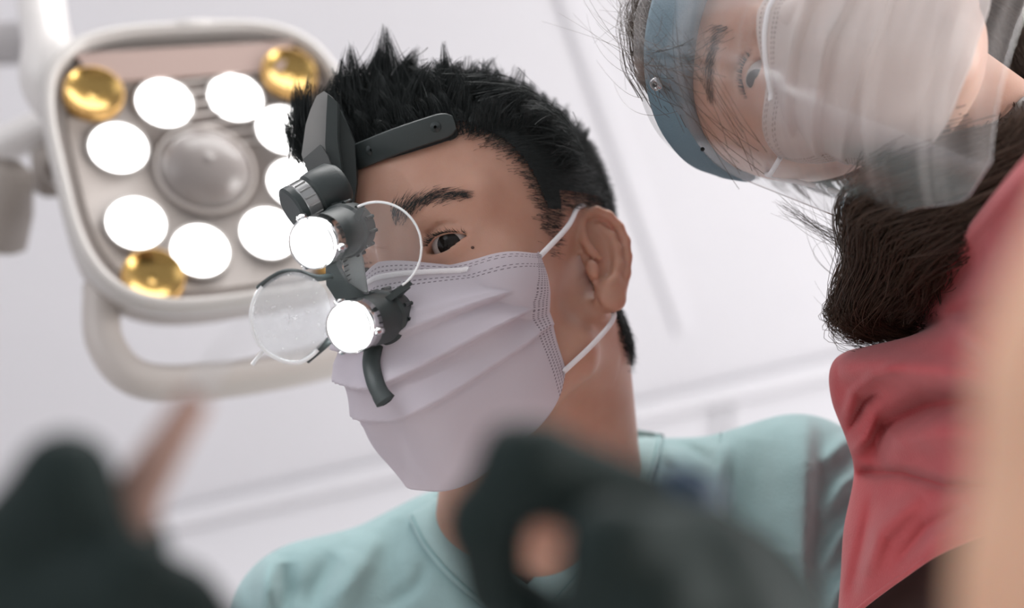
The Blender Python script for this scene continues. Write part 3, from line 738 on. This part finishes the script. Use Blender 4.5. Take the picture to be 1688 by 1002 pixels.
fd = [([(1328, 672), (1330, 780), (1324, 900), (1318, 1060)], 70, .013, -1),
      ([(1352, 770), (1390, 730), (1430, 715)], 13, .005, 0), ([(1350, 860), (1390, 800), (1430, 770)], 13, .005, 0), ([(1346, 950), (1388, 880), (1430, 840)], 13, .005, 0), ([(1350, 1030), (1390, 960), (1430, 920)], 13, .005, 0),
      ([(1188, 722), (1176, 790), (1170, 870), (1178, 1000)], 26, .008, 0), ([(1208, 726), (1204, 800), (1200, 900), (1206, 1000)], 12, -.004, 0), ([(1090, 725), (1130, 735), (1175, 760)], 10, -.004, 0), ([(620, 880), (600, 930), (560, 1000)], 16, .004, 0), ([(700, 930), (690, 960), (640, 1000)], 12, -.003, 0), ([(1250, 720), (1230, 850), (1250, 1000)], 34, -.004, 0), ([(1090, 715), (1060, 760), (1050, 830)], 14, -.006, 0), ([(1080, 720), (1120, 770), (1130, 850)], 12, .004, 0),
      ([(448, 912), (440, 960), (444, 1010)], 20, .010, 0), ([(470, 925), (475, 970), (462, 1010)], 16, -.006, 0), ([(560, 915), (530, 960), (500, 1010)], 26, -.006, 0), ([(585, 905), (565, 950), (540, 1010)], 20, .005, 0),
      ([(660, 850), (640, 920), (640, 1010)], 30, -.004, 0), ([(1240, 910), (1290, 915), (1318, 925)], 9, .003, 0)]
sV = wrinkle(folds(sV, fd, 2.0), .0005, 3, (.05, .10))
top_ = part('scrub_top', sV, sQ, M['teal'], dent, label='teal cotton scrub top with a V neck')
# stitched neck bands along the V
def band(poly_in, poly_out, name, m, off=.0035, n=60, nw=9):
    a, b = spline(poly_in, n), spline(poly_out, n); rows = []
    for k in np.linspace(0, 1, nw): rows.append(a + (b - a) * k)
    P2 = np.stack(rows, 1).reshape(-1, 2); d = march(TS0, P2, None, .7, 1.3)
    d = d.reshape(n, nw); 
    Vv = np.array([C(p[0], p[1], dd - off) for p, dd in zip(P2, d.ravel())]); o = part(name, Vv, gridfaces(n, nw), m, top_); solid(o, .0016)
    return Vv.reshape(n, nw, 3)
def stitch(Vg, col, root):
    p = Vg[:, col] * .9985; vv, ff = tube(p, .0006, 6); part('stitching', vv, ff, M['stitch'], root)
bl = band([(722, 822), (752, 872), (800, 915), (868, 966)], [(672, 852), (700, 905), (755, 965), (850, 1035)], 'neck_band', M['tealband'])
br = band([(1036, 706), (1018, 772), (985, 830), (868, 966)], [(1095, 716), (1075, 790), (1035, 862), (885, 1035)], 'neck_band', M['tealband'])
for g in (bl, br): stitch(g, 7, top_)
p = np.array([C(q[0], q[1], d - .0045) for q, d in zip(spline([(1188, 716), (1178, 780), (1172, 860), (1180, 960), (1190, 1010)], 40), march(TS0, spline([(1188, 716), (1178, 780), (1172, 860), (1180, 960), (1190, 1010)], 40)))])
vv, ff = tube(p, .0009, 6); part('yoke_seam', vv, ff, M['teal'], top_)

# ------------------------------------------------------------------ dentist: gloved hands in the foreground
def hand(chains, palm, box, name, root, m, h=.0016):
    s = SDF()
    for e in palm: s.add(e, .018)
    for pts, rad in chains: s.chain([C(*q) for q in pts], rad, .004, .012)
    V, Q = s.mesh(box[0], box[1], h, 3); return part(name, V, Q, m, root), s
f = .0105
gr, _ = hand([([(1120, 885, .395), (1105, 872, .37), (868, 762, .355), (800, 862, .365), (815, 972, .375)], [.0125, .0125, .0112, .0098, .0085]),            # index
              ([(1190, 960, .39), (1150, 930, .355), (1010, 905, .335), (985, 1010, .345), (1050, 1060, .36)], [.0125, .0125, .0110, .0098, .0085]),            # middle
              ([(1240, 1040, .39), (1200, 1010, .355), (1075, 985, .335), (1050, 1080, .345), (1110, 1130, .36)], [.012, .012, .0105, .0092, .008]),             # ring
              ([(1280, 1120, .39), (1235, 1090, .36), (1130, 1080, .345), (1115, 1150, .35), (1160, 1190, .365)], [.0105, .0105, .009, .008, .007]),             # little
              ([(1120, 1130, .42), (1020, 1105, .40), (925, 1062, .385), (850, 1000, .38)], [.0145, .0135, .0118, .0098])],                                      # thumb
             [ell(C(1180, 1040, .405), (.030, .036, .017), rot(35, 0, 0)), cap(C(1180, 1080, .41), C(1290, 1330, .47), .026, .028)],
             ((-.02, -.20, -.52), (.13, -.03, -.31)), 'glove', dent, M['glove'])
gl, _ = hand([([(-10, 1010, .39), (-5, 930, .37), (108, 792, .36), (165, 925, .365), (225, 985, .37)], [.0125, .0125, .0118, .0105, .009]),
              ([(60, 1060, .40), (70, 1010, .365), (215, 952, .355), (300, 1010, .365), (300, 1080, .37)], [.0125, .0125, .0105, .0098, .0085]),
              ([(110, 1100, .40), (140, 1070, .365), (290, 1000, .36), (350, 1060, .365), (345, 1130, .37)], [.012, .012, .0100, .0092, .008]),
              ([(150, 1150, .40), (190, 1120, .37), (310, 1075, .36), (370, 1120, .365), (360, 1180, .37)], [.0105, .0105, .009, .008, .007]),
              ([(60, 1150, .42), (100, 1050, .40), (190, 955, .39), (225, 900, .382)], [.0145, .0130, .0105, .0088])],
             [ell(C(30, 1080, .40), (.030, .036, .017), rot(-40, 0, 0)), cap(C(20, 1090, .405), C(-40, 1330, .46), .026, .028)],
             ((-.22, -.20, -.52), (-.06, -.025, -.31)), 'glove', dent, M['glove'])
for a, b, c in ((C(1280, 1300, .465), C(1560, 1850, .72), C(1425, 1230, .96)), (C(-35, 1310, .455), C(120, 1900, .72), C(440, 1420, .96))):
    part('forearm', *tube(spline([a, b, c], 30), np.interp(np.linspace(0, 1, 30), [0, .5, 1], [.027, .04, .046]), 20), M['skin'], dent)

inst = thing('dental_instrument', 'bronze handled dental instrument held between the fingers at lower left', 'instrument', C(190, 875, .375))
hd = nrm(C(345, 620, .365) - C(185, 880, .375)); L0 = C(185, 880, .375)
part('handle', *lathe(L0, hd, [(-.006, .004), (-.003, .0075), (.010, .0085), (.015, .0065), (.020, .0062), (.030, .0052), (.044, .0042), (.046, .002)], 24), M['copper'], inst)
part('shank', *tube(spline([L0 + hd * .045, L0 + hd * .060, L0 + hd * .068 + np.array([.004, 0, 0])], 12), np.linspace(.0015, .0006, 12), 10), M['silver'], inst)
inst2 = thing('dental_instrument', 'navy handled dental instrument gripped in the dark gloved hand at lower centre', 'instrument', C(1150, 830, .40))
hd = nrm(C(1150, 775, .365) - C(1070, 960, .375)); L0 = C(1070, 960, .375)
part('handle', *lathe(L0, hd, [(-.01, .003), (-.008, .007), (.010, .0085), (.014, .0075), (.018, .0088), (.031, .0088), (.034, .004)], 24), M['navy'], inst2)

# ------------------------------------------------------------------ magnifier headset worn by the dentist
hs = thing('magnifier_headset', 'black headband magnifier with two round lenses and two glowing lights on the dentist', 'magnifier', C(560, 440, .82))
# forehead pad, following the forehead
pl = spline([(572, 266), (600, 254), (650, 234), (700, 217), (748, 202)], 26); pd = march(HS, pl, DF, .7, 1.0)
pd = np.convolve(np.pad(pd, 3, 'edge'), np.ones(7) / 7, 'valid')
def bar(path_px, dep, hw, th, drop=0.):
    P = np.array([C(x, y, d) for (x, y), d in zip(path_px, dep)]); T = nrm(np.gradient(P, axis=0)); k = len(P)
    prof = np.array([(-1, -.5), (-.92, -.85), (-.75, -1), (.75, -1), (.92, -.85), (1, -.5), (1, .5), (.9, 1), (-.9, 1), (-1, .5)], float); n = len(prof)
    taper = np.clip(np.minimum(np.arange(k), np.arange(k)[::-1]) / 2.5, 0, 1)**.5 * .45 + .55
    V = []
    for q in range(k):
        view = nrm(-P[q]); up = nrm(np.cross(view, T[q])); out = nrm(np.cross(T[q], up))
        V.append(P[q] + drop * up + prof[:, :1] * hw * taper[q] * up - prof[:, 1:] * th * .5 * out)
    Fc = [tuple(x) for x in gridfaces(k, n, False, True).tolist()] + [tuple(range(n - 1, -1, -1)), tuple(range((k - 1) * n, k * n))]
    return np.vstack(V), Fc
pad = part('forehead_pad', *bar(pl, pd - .0125, .0080, .006), M['plast'], hs, sharp=40)
part('pad_cushion', *bar(pl, pd - .0045, .0084, .010, -.0036), M['rubber'], hs, sharp=40)
for (x, y) in ((612, 252), (718, 213)):
    i = int(np.argmin(np.abs(pl[:, 0] - x))); c = C(pl[i][0], pl[i][1] - 2, pd[i] - .0150)
    part('rivet', *lathe(c, -c, [(-.002, .0040), (0, .0038), (.0011, .0030), (.0015, .001)], 20), M['plast'], pad)
# head strap, mostly under the hair
th = np.linspace(.30, 2 * math.pi + .9, 60); ring = DF(np.c_[.0645 * np.sin(th + .3), .098 - .008 * np.cos(th) + 0 * th, -.008 + .081 * np.cos(th + .3)])
part('head_strap', *tube(ring, .005, 10, .35), M['rubber'], hs)
# upright front bracket
part('front_bracket', *prism([(522, 158), (534, 150), (548, 160), (545, 205), (541, 235), (552, 292), (546, 304), (528, 306), (512, 298), (497, 255), (504, 205), (512, 180)], .875, .010), M['plastg'], hs, False)
bevel(hs.children[-1], .0022)
part('bracket_spine', *prism([(540, 155), (556, 168), (556, 230), (566, 300), (545, 300), (536, 238), (538, 190)], .868, .012), M['plast'], hs, False); bevel(hs.children[-1], .002)
part('bracket_cover', *prism([(500, 262), (528, 238), (540, 256), (552, 290), (545, 305), (526, 305), (510, 292)], .863, .010), mat('mid_plastic', (.11, .118, .118), .4), hs, False); bevel(hs.children[-1], .002)
part('bracket_base', *prism([(536, 200), (560, 180), (585, 235), (588, 300), (582, 345), (558, 352), (546, 300)], .882, .014), M['plast'], hs, False); bevel(hs.children[-1], .004)
# tilt knob and hinge
kd = nrm(C(474, 350, .838) - C(540, 312, .85)); ko = C(540, 314, .848)
part('hinge', *lathe(ko, kd, [(-.010, .012), (-.006, .0150), (.006, .0155), (.010, .0150), (.012, .013)], 32), M['plast'], hs, sharp=35)
kb = part('tilt_knob', *lathe(ko + kd * .011, kd, [(0, .0125), (.001, .0138), (.0095, .0138), (.0102, .0128)], 40), mat('knob_grey', (.33, .335, .335), .3, metal=.6), hs, sharp=35)
part('knob_cap', *lathe(ko + kd * .0205, kd, [(0, .0135), (.001, .0145), (.0045, .0145), (.0055, .0125)], 40), M['plast'], kb, sharp=35)
for i in range(16):
    a_, b_ = perp(kd); an = i / 16 * 2 * math.pi; c = ko + kd * .016 + (a_ * math.cos(an) + b_ * math.sin(an)) * .0139
    part('grip_ridge', *tube(np.array([c - kd * .0035, c, c + kd * .0035]), .0006, 6), M['plastg'], kb)
part('hinge_arm', *tube(spline([C(545, 330, .848), C(562, 360, .838), C(565, 395, .828)], 14), .0085, 16, .8), M['plast'], hs)
# lens carrier
part('lens_carrier', *prism([(544, 388), (584, 372), (582, 398), (566, 418), (562, 440), (574, 466), (600, 484), (640, 484), (668, 464), (676, 474), (652, 495), (622, 508), (588, 512), (556, 498), (538, 470), (536, 430)], .822, .007), M['plast'], hs, False); bevel(hs.children[-1], .0015)
tp = part('side_plate', *prism([(562, 418), (590, 400), (598, 425), (607, 484), (588, 482), (570, 462)], .832, .004), mat('plate_grey', (.26, .28, .28), .35), hs, False); bevel(tp, .0008)
for k in range(5):
    part('grip_mark', *tube(np.array([C(566 + k * 1.5, 432 + k * 8, .8308), C(573 + k * 1.5, 428 + k * 8, .8308)]), .0004, 6), M['plast'], tp)
part('lens_clip', *prism([(568, 372), (586, 352), (592, 341), (600, 346), (592, 362), (578, 382)], .818, .005), M['plast'], hs, False); bevel(hs.children[-1], .0008)
part('lens_clip', *prism([(632, 492), (674, 462), (680, 468), (640, 500)], .814, .005), M['plast'], hs, False); bevel(hs.children[-1], .0008)
part('lens_clip', *tube(spline([C(425, 476, .800), C(446, 460, .800), C(468, 449, .800), C(492, 449, .802), C(522, 458, .806), C(545, 455, .815)], 26), .0019, 10, 1.6), M['plast'], hs)
part('lens_clip', *tube(spline([C(505, 594, .800), C(524, 578, .800), C(542, 562, .803), C(556, 548, .81)], 14), .0022, 10, 1.4), M['plast'], hs)
part('nose_tab', *tube(spline([C(618, 565, .828), C(612, 596, .822), C(618, 628, .817), C(628, 650, .814), (C(638, 664, .812))], 22), np.r_[np.full(16, .0052), np.linspace(.0055, .0062, 5), .003], 14, .45, up=np.array([0, 0, 1.])), M['plast'], hs)
part('adjuster_pin', *tube(np.array([C(436, 574, .803), C(424, 590, .803), C(416, 601, .803)]), .0012, 8), M['rim'], hs)
def lens(outline, d, m, name, rim_rng, rimr):
    o = spline(list(outline) + [outline[0]], 72)[:-1]; P = np.array([C(x, y, d) for x, y in o]); c = P.mean(0); R_ = np.linalg.norm(P - c, axis=1).mean()
    V = []; Fc = []
    for side in (1, -1):
        for s in (1., .9, .7, .4, .02): V.append(c + (P - c) * s + np.array([0, 0, side * (.0008 + .0030 * (1 - s * s))]))
    V = np.vstack(V); n = len(P)
    Fc = [tuple(f) for f in gridfaces(5, n, False, True).tolist()]; Fc += [tuple(i + 5 * n for i in f[::-1]) for f in gridfaces(5, n, False, True).tolist()]
    Fc += [tuple(range(4 * n, 5 * n)), tuple(range(10 * n - 1, 9 * n - 1, -1))]
    g = part(name, V, Fc, m, hs)
    i0, i1 = rim_rng; rp = P[np.arange(i0, i1) % n]
    part('lens_rim', *tube(rp, rimr, 10), M['rim'], g)
    return g
cc = [(622 + 73 * math.cos(a), 408 - 75 * math.sin(a)) for a in np.arange(24) / 24 * 2 * math.pi]
lens(cc, .812, M['glass'], 'lens', (-11, 24), .0007)
lens([(546, 512), (536, 478), (512, 456), (480, 448), (448, 460), (424, 484), (414, 516), (420, 552), (438, 578), (466, 594), (494, 597), (520, 580), (540, 552)], .797, M['glassd'], 'lens', (25, 62), .0013)
# two lights
for fr, bk in ((C(514, 402, .795), C(578, 376, .838)), (C(575, 540, .790), C(642, 520, .834))):
    ax = nrm(fr - bk); Ln = np.linalg.norm(fr - bk)
    br_ = part('light_barrel', *lathe(bk, ax, [(-.004, .008), (-.003, .0150), (.006, .0162), (.010, .0162), (.012, .0148), (Ln - .014, .0142), (Ln - .012, .0135)], 40), M['plast'], hs, sharp=30)
    for i in range(12):
        a_, b_ = perp(ax); an = i / 12 * 2 * math.pi; c = bk + ax * .003 + (a_ * math.cos(an) + b_ * math.sin(an)) * .0162
        part('cooling_fin', *tube(np.array([c - ax * .004, c, c + ax * .005]), .0013, 6), M['plast'], br_)
    part('clear_collar', *lathe(bk, ax, [(Ln - .013, .0138), (Ln - .012, .0152), (Ln - .002, .0150), (Ln + .0005, .0146), (Ln + .0005, .0138), (Ln - .012, .0132)], 48, False, False), M['clear'], br_)
    part('front_ring', *lathe(bk, ax, [(Ln - .001, .0137), (Ln + .0012, .0142), (Ln + .0015, .0136), (Ln - .001, .0132)], 48, False, False), M['silver'], br_)
    part('light_lens', *lathe(bk, ax, [(Ln - .012, .0131), (Ln - .0015, .0131), (Ln, .0105), (Ln + .0008, .005)], 48), M['led'], br_)
    for an in (.6, 2.7, 4.6):
        c = bk + ax * (Ln - .006) + (a_ * math.cos(an) + b_ * math.sin(an)) * .0158
        part('collar_tab', *lathe(c - ax * .004, ax, [(0, .0012), (.001, .0022), (.007, .0022), (.008, .0012)], 8), M['clear'], br_)

# ------------------------------------------------------------------ assistant
_ar = rot(70, -36, 0)
AF = Frame(_ar, C(1240, 122, .808) - _ar @ np.array([-.032, .025, .08]) * .935, .935)
ass = thing('person', 'assistant in rose scrubs with face shield leaning in from the right', 'person', C(1900, 1300, .85))
AS = head_sdf(True, False, .1)
ai = lambda px, py, d: AF.inv(C(px, py, d))[0]
AS.add(cap((0, -.04, -.03), ai(1760, 360, .88), .046, .055), .02)
AS.add(cap(ai(1740, 360, .88), ai(1840, 470, .93), .055, .055), .03)
V, Q = AS.mesh((-.15, -.30, -.17), (.13, .145, .125), .0022, 2)
part('body', AF(V), Q, M['skin_f'], ass)
for q in (-1, 1):
    e = np.array([q * .032, .0245, .0735]); g = nrm(AF.inv(C(1000, 900, .2))[0] - e)
    eb = part('eye', *(lambda v: (AF(v[0]), v[1]))(ballm(e, .0131, 28, 16)), M['eyew'], ass)
    th = np.linspace(0, .5, 8); pr = [(.0131 * math.cos(t) + .0005 * math.cos(t * 3), .0133 * math.sin(t) + .00001) for t in th[::-1]]
    vv, ff = lathe(e, g, pr, 28, False, True); part('iris', AF(vv), ff, M['iris'], eb)
    part('eyebrow', *brow(AS, AF, q, 300), M['hair_f'], ass); part('eyelashes', *lashes(AF, q), M['hair'], ass)
def in_hair_a(p): return in_hair(p) & ~((p[:, 1] < .086) & (p[:, 2] > -.065))
aV, aQ, RV, RN = cap_from(V, Q, AS, AF, in_hair_a, .004)
def long_dir(P, Nn):
    D = nrm(np.c_[Nn[:, 0] * .3, -.35 + 0 * P[:, 0], -1 + 0 * P[:, 0]] + rng.normal(size=P.shape) * .12); return D, 1 + 0 * P[:, 0]
a1 = strands(grow(AF, RV, RN, 9000, .035, long_dir, 6, 500, curl=.8), .0003)
def lock(pts, n, w0, w1, wave=.007, freq=2.4, lo=.7):
    g = spline([C(*p) for p in pts], 22); k = len(g); t = np.linspace(0, 1, k)[None, :, None]
    j = rng.normal(size=(n, 1, 3)); w = w0 + (w1 - w0) * t; ph = rng.uniform(0, .9, (n, 1, 1)); 
    S = g[None] + j * w + wave * np.sin(t * 6.28 * freq + ph) * t * nrm(rng.normal(size=(n, 1, 3)) * .5 + np.array([1, .2, .3]))
    return S
loose = [[(1640, 270, .80), (1540, 300, .785), (1450, 335, .79), (1425, 410, .815), (1412, 480, .85), (1440, 530, .865), (1490, 545, .87)],
         [(1660, 290, .80), (1570, 330, .785), (1490, 360, .79), (1455, 430, .82), (1425, 490, .85), (1450, 525, .865), (1500, 535, .87)],
         [(1680, 300, .79), (1600, 350, .785), (1530, 400, .80), (1485, 460, .83), (1450, 505, .855), (1475, 530, .87)],
         [(1600, 255, .80), (1490, 285, .79), (1430, 325, .80), (1415, 400, .825), (1430, 460, .85), (1398, 505, .865), (1400, 540, .87), (1450, 550, .875)],
         [(1700, 230, .78), (1640, 300, .78), (1575, 380, .79), (1520, 440, .81), (1480, 500, .845)],
         [(1690, 260, .78), (1600, 300, .78), (1530, 350, .785), (1480, 410, .81), (1450, 470, .84)]]
loose = [[(x, y, d - .035 * max(0, 1 - i / 3)) for i, (x, y, d) in enumerate(p)] for p in loose]
LK = [lock(p, 520, .0080, .0042) for p in loose]
LK += [lock(p, 420, .012, .012) for p in ([(1480, -60, .93), (1600, 20, .94), (1690, 120, .93), (1720, 260, .90)], [(1560, -80, .95), (1650, -20, .95), (1720, 80, .94), (1760, 220, .90)])]
LK += [lock([(1100, 150, .865), (1075, 100, .88), (1068, 40, .89), (1085, -30, .90)], 420, .006, .007, .002), lock([(1440, 320, .84), (1412, 370, .845), (1420, 440, .855), (1392, 500, .87), (1386, 530, .875), (1420, 548, .88)], 90, .003, .0035)]
def fly(n, a, b, c, sa, sb, sc_):
    A = np.array([C(*a)] * n) + rng.normal(size=(n, 3)) * sa; B = np.array([C(*b)] * n) + rng.normal(size=(n, 3)) * sb; D = np.array([C(*c)] * n) + rng.normal(size=(n, 3)) * sc_
    u = np.linspace(0, 1, 22)[None, :, None]; return A[:, None] * (1 - u)**2 + 2 * B[:, None] * u * (1 - u) + D[:, None] * u * u
FL = [fly(50, (1120, 120, .80), (1060, 110, .83), (1065, 10, .87), .012, .008, .012), fly(40, (1085, 60, .83), (1030, 60, .86), (1025, -20, .9), .008, .010, .014), fly(26, (1095, 150, .83), (1045, 110, .86), (1010, 30, .9), .008, .012, .02),
      fly(16, (1240, 270, .80), (1150, 160, .79), (1095, 20, .81), .010, .012, .012), fly(34, (1400, 400, .88), (1350, 385, .88), (1295, 335, .89), .004, .004, .004), fly(14, (1410, 480, .87), (1370, 440, .88), (1330, 330, .9), .006, .02, .02),
      fly(12, (1470, 540, .87), (1400, 570, .88), (1375, 470, .89), .008, .02, .02)]
hb = SDF(); hb.chain([C(1690, 250, .84), C(1590, 330, .835), C(1520, 390, .84), C(1475, 455, .865), C(1458, 500, .88)], [.034, .036, .030, .018, .008], .02); hb.chain([C(1500, -60, .98), C(1640, 30, .98), C(1740, 180, .95)], [.04, .04, .045], .02)
bV, bQ = hb.mesh((.15, -.03, -1.05), (.42, .30, -.77), .003, 2)
hs_ = hb.normal(bV); ID = Frame(np.eye(3), (0, 0, 0)); hi = np.arange(len(bV))
def blob_dir(P, Nn): return nrm(np.array([-.35, -1., .0]) + Nn * .1 + rng.normal(size=P.shape) * .10), 1 + 0 * P[:, 0]
a2 = strands(grow(ID, bV, hs_, 9000, .016, blob_dir, 6, 700, curl=1.1), .00032)
part('hair', *join((aV, aQ), (bV, bQ), a1, a2, strands(np.vstack(LK), .00032, .00014), strands(np.vstack(FL), .00016, .00007)), M['hair_f'], ass, label='dark brown wavy hair tied low with loose strands')
am = thing('face_mask', 'white pleated surgical mask on the assistant behind the clear face shield', 'mask', AF((0, -.1, .09))[0])
make_mask(AF, am, M['mask_f'], AS, puff=.002, seed=5)
# face shield: flared clear visor, blue foam band, strap, snaps
fs = thing('face_shield', 'clear plastic face shield with blue foam band worn by the assistant', 'face shield', AF((0, .08, .1))[0])
nu, nv = 90, 60; y = np.linspace(.100, -.150, nv)[None, :]; ph = np.radians(np.linspace(-1, 1, nu))[:, None] * np.interp(y, [-.150, -.135, -.10, -.01, .1], [36, 50, 60, 100, 105])
rx = np.interp(y, [-.175, -.02, .07, .1], [.108, .090, .081, .079]); rz = np.interp(y, [-.175, -.02, .07, .1], [.152, .132, .113, .109])
P = np.stack([rx * np.sin(ph), y + 0 * ph, .004 + rz * np.cos(ph)], -1).reshape(-1, 3)
UV = np.stack([ph * .11 + 0 * y, y + 0 * ph], -1).reshape(-1, 2)
vz = part('visor', AF(P), gridfaces(nu, nv), M['visor'], fs, uv=UV)
edge = P.reshape(nu, nv, 3); 
part('visor_edge', *tube(AF(np.vstack([edge[0, ::2], edge[::3, -1], edge[-1, ::-2]])), .0004, 6), M['clear'], vz)
n1 = 80; ph = np.radians(np.linspace(-112, 112, n1)); rows = []
for yy, ro in ((.094, .0), (.0945, .010), (.090, .0135), (.075, .0145), (.066, .0135), (.0625, .010), (.0625, 0.)):
    rows.append(np.stack([(.0735 + ro * .75) * np.sin(ph), np.full(n1, yy), .002 + (.0955 + ro) * np.cos(ph)], -1))
V = np.stack(rows, 1).reshape(-1, 3); part('foam_band', AF(V), gridfaces(n1, 7, False, True), M['foam'], fs)
for an in (-38, 5, 45):
    c = np.array([.0875 * math.sin(math.radians(an)), .080, .004 + .1125 * math.cos(math.radians(an))]); nrmv = nrm(np.array([math.sin(math.radians(an)), 0, math.cos(math.radians(an))]))
    vv, ff = lathe(c, nrmv, [(-.001, .0042), (.0012, .0040), (.002, .003), (.0016, .0016)], 20); part('snap', AF(vv), ff, M['clear'], fs)
c = C(1158, 246, .83); part('screw', *lathe(c, -c, [(-.001, .0013), (.001, .0013), (.0014, .0008)], 12), M['rubber'], fs)
part('head_strap', *tube(spline([AF((-.074, -.030, .004))[0], AF((-.078, -.02, -.03))[0], AF((-.070, .01, -.070))[0], AF((.0, .03, -.110))[0], AF((.070, .01, -.070))[0], AF((.078, -.02, -.03))[0], AF((.074, -.030, .004))[0]], 60), .006, 10, .25), M['strapblue'], fs)
# rose scrub top: sleeve and collar sheet from the shoulder towards the patient
rows = [[(1502, 492, .90), (1530, 450, .86), (1580, 395, .80), (1640, 320, .72), (1700, 250, .66), (1800, 150, .58)],
        [(1490, 530, .905), (1530, 490, .85), (1590, 440, .785), (1650, 380, .71), (1720, 310, .645), (1820, 220, .57)],
        [(1470, 562, .905), (1520, 545, .845), (1590, 505, .775), (1660, 455, .70), (1740, 395, .635), (1840, 320, .56)],
        [(1400, 580, .89), (1450, 572, .85), (1550, 565, .775), (1650, 540, .69), (1740, 500, .63), (1840, 430, .55)],
        [(1374, 608, .875), (1425, 610, .835), (1540, 630, .76), (1650, 635, .68), (1740, 610, .62), (1840, 560, .55)],
        [(1377, 660, .875), (1435, 662, .84), (1540, 690, .76), (1650, 705, .68), (1740, 680, .62), (1840, 640, .55)],
        [(1402, 728, .88), (1460, 735, .83), (1550, 750, .75), (1650, 755, .675), (1740, 735, .615), (1840, 700, .55)],
        [(1413, 782, .88), (1465, 788, .83), (1550, 800, .75), (1640, 800, .68), (1740, 780, .615), (1840, 745, .55)],
        [(1396, 870, .868), (1440, 862, .825), (1520, 848, .765), (1600, 835, .70), (1700, 815, .64), (1840, 780, .56)],
        [(1390, 950, .862), (1425, 930, .825), (1500, 900, .77), (1580, 868, .71), (1690, 838, .645), (1840, 800, .56)],
        [(1382, 1045, .86), (1412, 1012, .83), (1480, 958, .78), (1560, 905, .73), (1690, 855, .65), (1840, 815, .565)]]
R_ = np.array(rows, float); R_[..., 2] = .88 - (.88 - R_[..., 2]) * np.interp(np.arange(11), [0, 2, 5, 10], [1.12, 1.05, .8, .75])[:, None]
pre = R_[:, :1] + np.array([55, 0, .06]); pre2 = R_[:, :1] + np.array([6, 0, .018]); R_ = np.concatenate([pre, pre2, R_], 1)
nr, nc = 150, 130
G = np.stack([spline(R_[:, j], nr) for j in range(R_.shape[1])], 1); G = np.stack([spline(G[i], nc) for i in range(nr)], 0)
V = np.array([C(*q) for q in G.reshape(-1, 3)])
rf = [([(1378, 604), (1450, 598), (1550, 612), (1680, 640)], 24, .016, 0), ([(1432, 770), (1462, 705), (1530, 668), (1600, 655), (1700, 660)], 24, -.024, 0),
      ([(1395, 690), (1408, 645), (1440, 618), (1480, 606)], 8, .007, 0), ([(1398, 712), (1425, 662), (1452, 642)], 7, -.008, 0), ([(1408, 745), (1432, 715), (1446, 680)], 8, .006, 0),
      ([(1410, 782), (1440, 778), (1490, 780), (1560, 800), (1660, 800)], 11, -.012, 0), ([(1440, 735), (1500, 715), (1580, 712), (1660, 725)], 26, .012, 0),
      ([(1480, 552), (1540, 535), (1600, 510), (1680, 500)], 20, -.016, 0), ([(1515, 520), (1580, 470), (1640, 400), (1700, 330)], 22, -.010, 0), ([(1545, 505), (1600, 555), (1660, 600)], 16, .010, 0),
      ([(1500, 500), (1545, 440), (1620, 360), (1700, 270)], 14, .010, 0), ([(1425, 950), (1450, 880), (1520, 815)], 18, .009, 0), ([(1400, 990), (1425, 900), (1440, 820)], 12, -.007, 0), ([(1480, 930), (1530, 870), (1600, 830)], 14, -.007, 0)]
V = wrinkle(folds(V, rf, 1.7), .0006, 8, (.04, .10))
ru = part('scrub_top', V, gridfaces(nr, nc), M['rose'], ass, label='rose cotton scrub sleeve and collar'); solid(ru, .0014)
hem = V.reshape(nr, nc, 3)[-2, 25:]; part('hem_fold', *tube(hem, .0016, 8), M['rose'], ru)
ts = SDF(); ts.chain([C(1800, 350, .92), C(1850, 520, .90), C(1900, 760, .88)], [.068, .090, .10], .04); ts.chain([C(1850, 520, .90), C(2150, 500, 1.0)], [.085, .11], .04); ts.add(ell(C(2150, 800, 1.0), (.14, .20, .11)), .05)
V, Q = ts.mesh((.25, -.36, -1.16), (.74, .15, -.75), .005, 2); part('scrub_body', V, Q, M['rose'], ass, label='rose cotton scrub shoulder and chest')
us = SDF(); us.chain([C(1900, 700, .80), C(1700, 900, .85), C(1560, 1060, .88), C(1480, 1250, .88)], [.075, .06, .05, .05], .02)
V, Q = us.mesh((.18, -.36, -1.0), (.46, .05, -.70), .005, 2); part('sleeve_shade', V, Q, M['brown'], ass, label='dark brown mass painted as the shade inside the sleeve opening')  # added dark mass stands in for the shade inside the sleeve

# ------------------------------------------------------------------ patient's bare arm at the right edge
pat = thing('person', "patient's bare forearm blurred at the lower right edge", 'person', C(2010, 1300, .26))
ps = SDF()
ps.add(cap(C(2030, 1400, .26), C(2010, 1000, .25), .046, .0425), .01); ps.add(cap(C(2010, 1000, .25), C(1985, 640, .25), .0425, .036), .01); ps.add(cap(C(1985, 640, .25), C(1990, 300, .25), .036, .026), .01)
wr = C(1990, 300, .25); hx = nrm((.16, 1, -.1)); hy = nrm(np.cross(hx, (1, 0, .25))); hz = np.cross(hx, hy)
ps.add(ell(wr + hx * .05, (.042, .046, .014), np.stack([hy, hx, hz], 1)), .02)
for k, (o_, l_) in enumerate(((-.030, .058), (-.010, .072), (.010, .078), (.030, .070))):
    b0 = wr + hx * .082 + hy * o_; b1 = b0 + hx * l_ * .5 + hz * .004; b2 = b0 + hx * l_ * .85 + hz * .016
    ps.chain([b0, b1, b2], [.0095, .0085, .007], .004, .008)
ps.chain([wr + hx * .02 + hy * .03, wr + hx * .05 + hy * .058 + hz * .01, wr + hx * .08 + hy * .066 + hz * .018], [.012, .010, .008], .004, .01)
V, Q = ps.mesh((.06, -.20, -.34), (.26, .24, -.17), .0022, 3)
part('arm', V, Q, M['skin_arm'], pat)
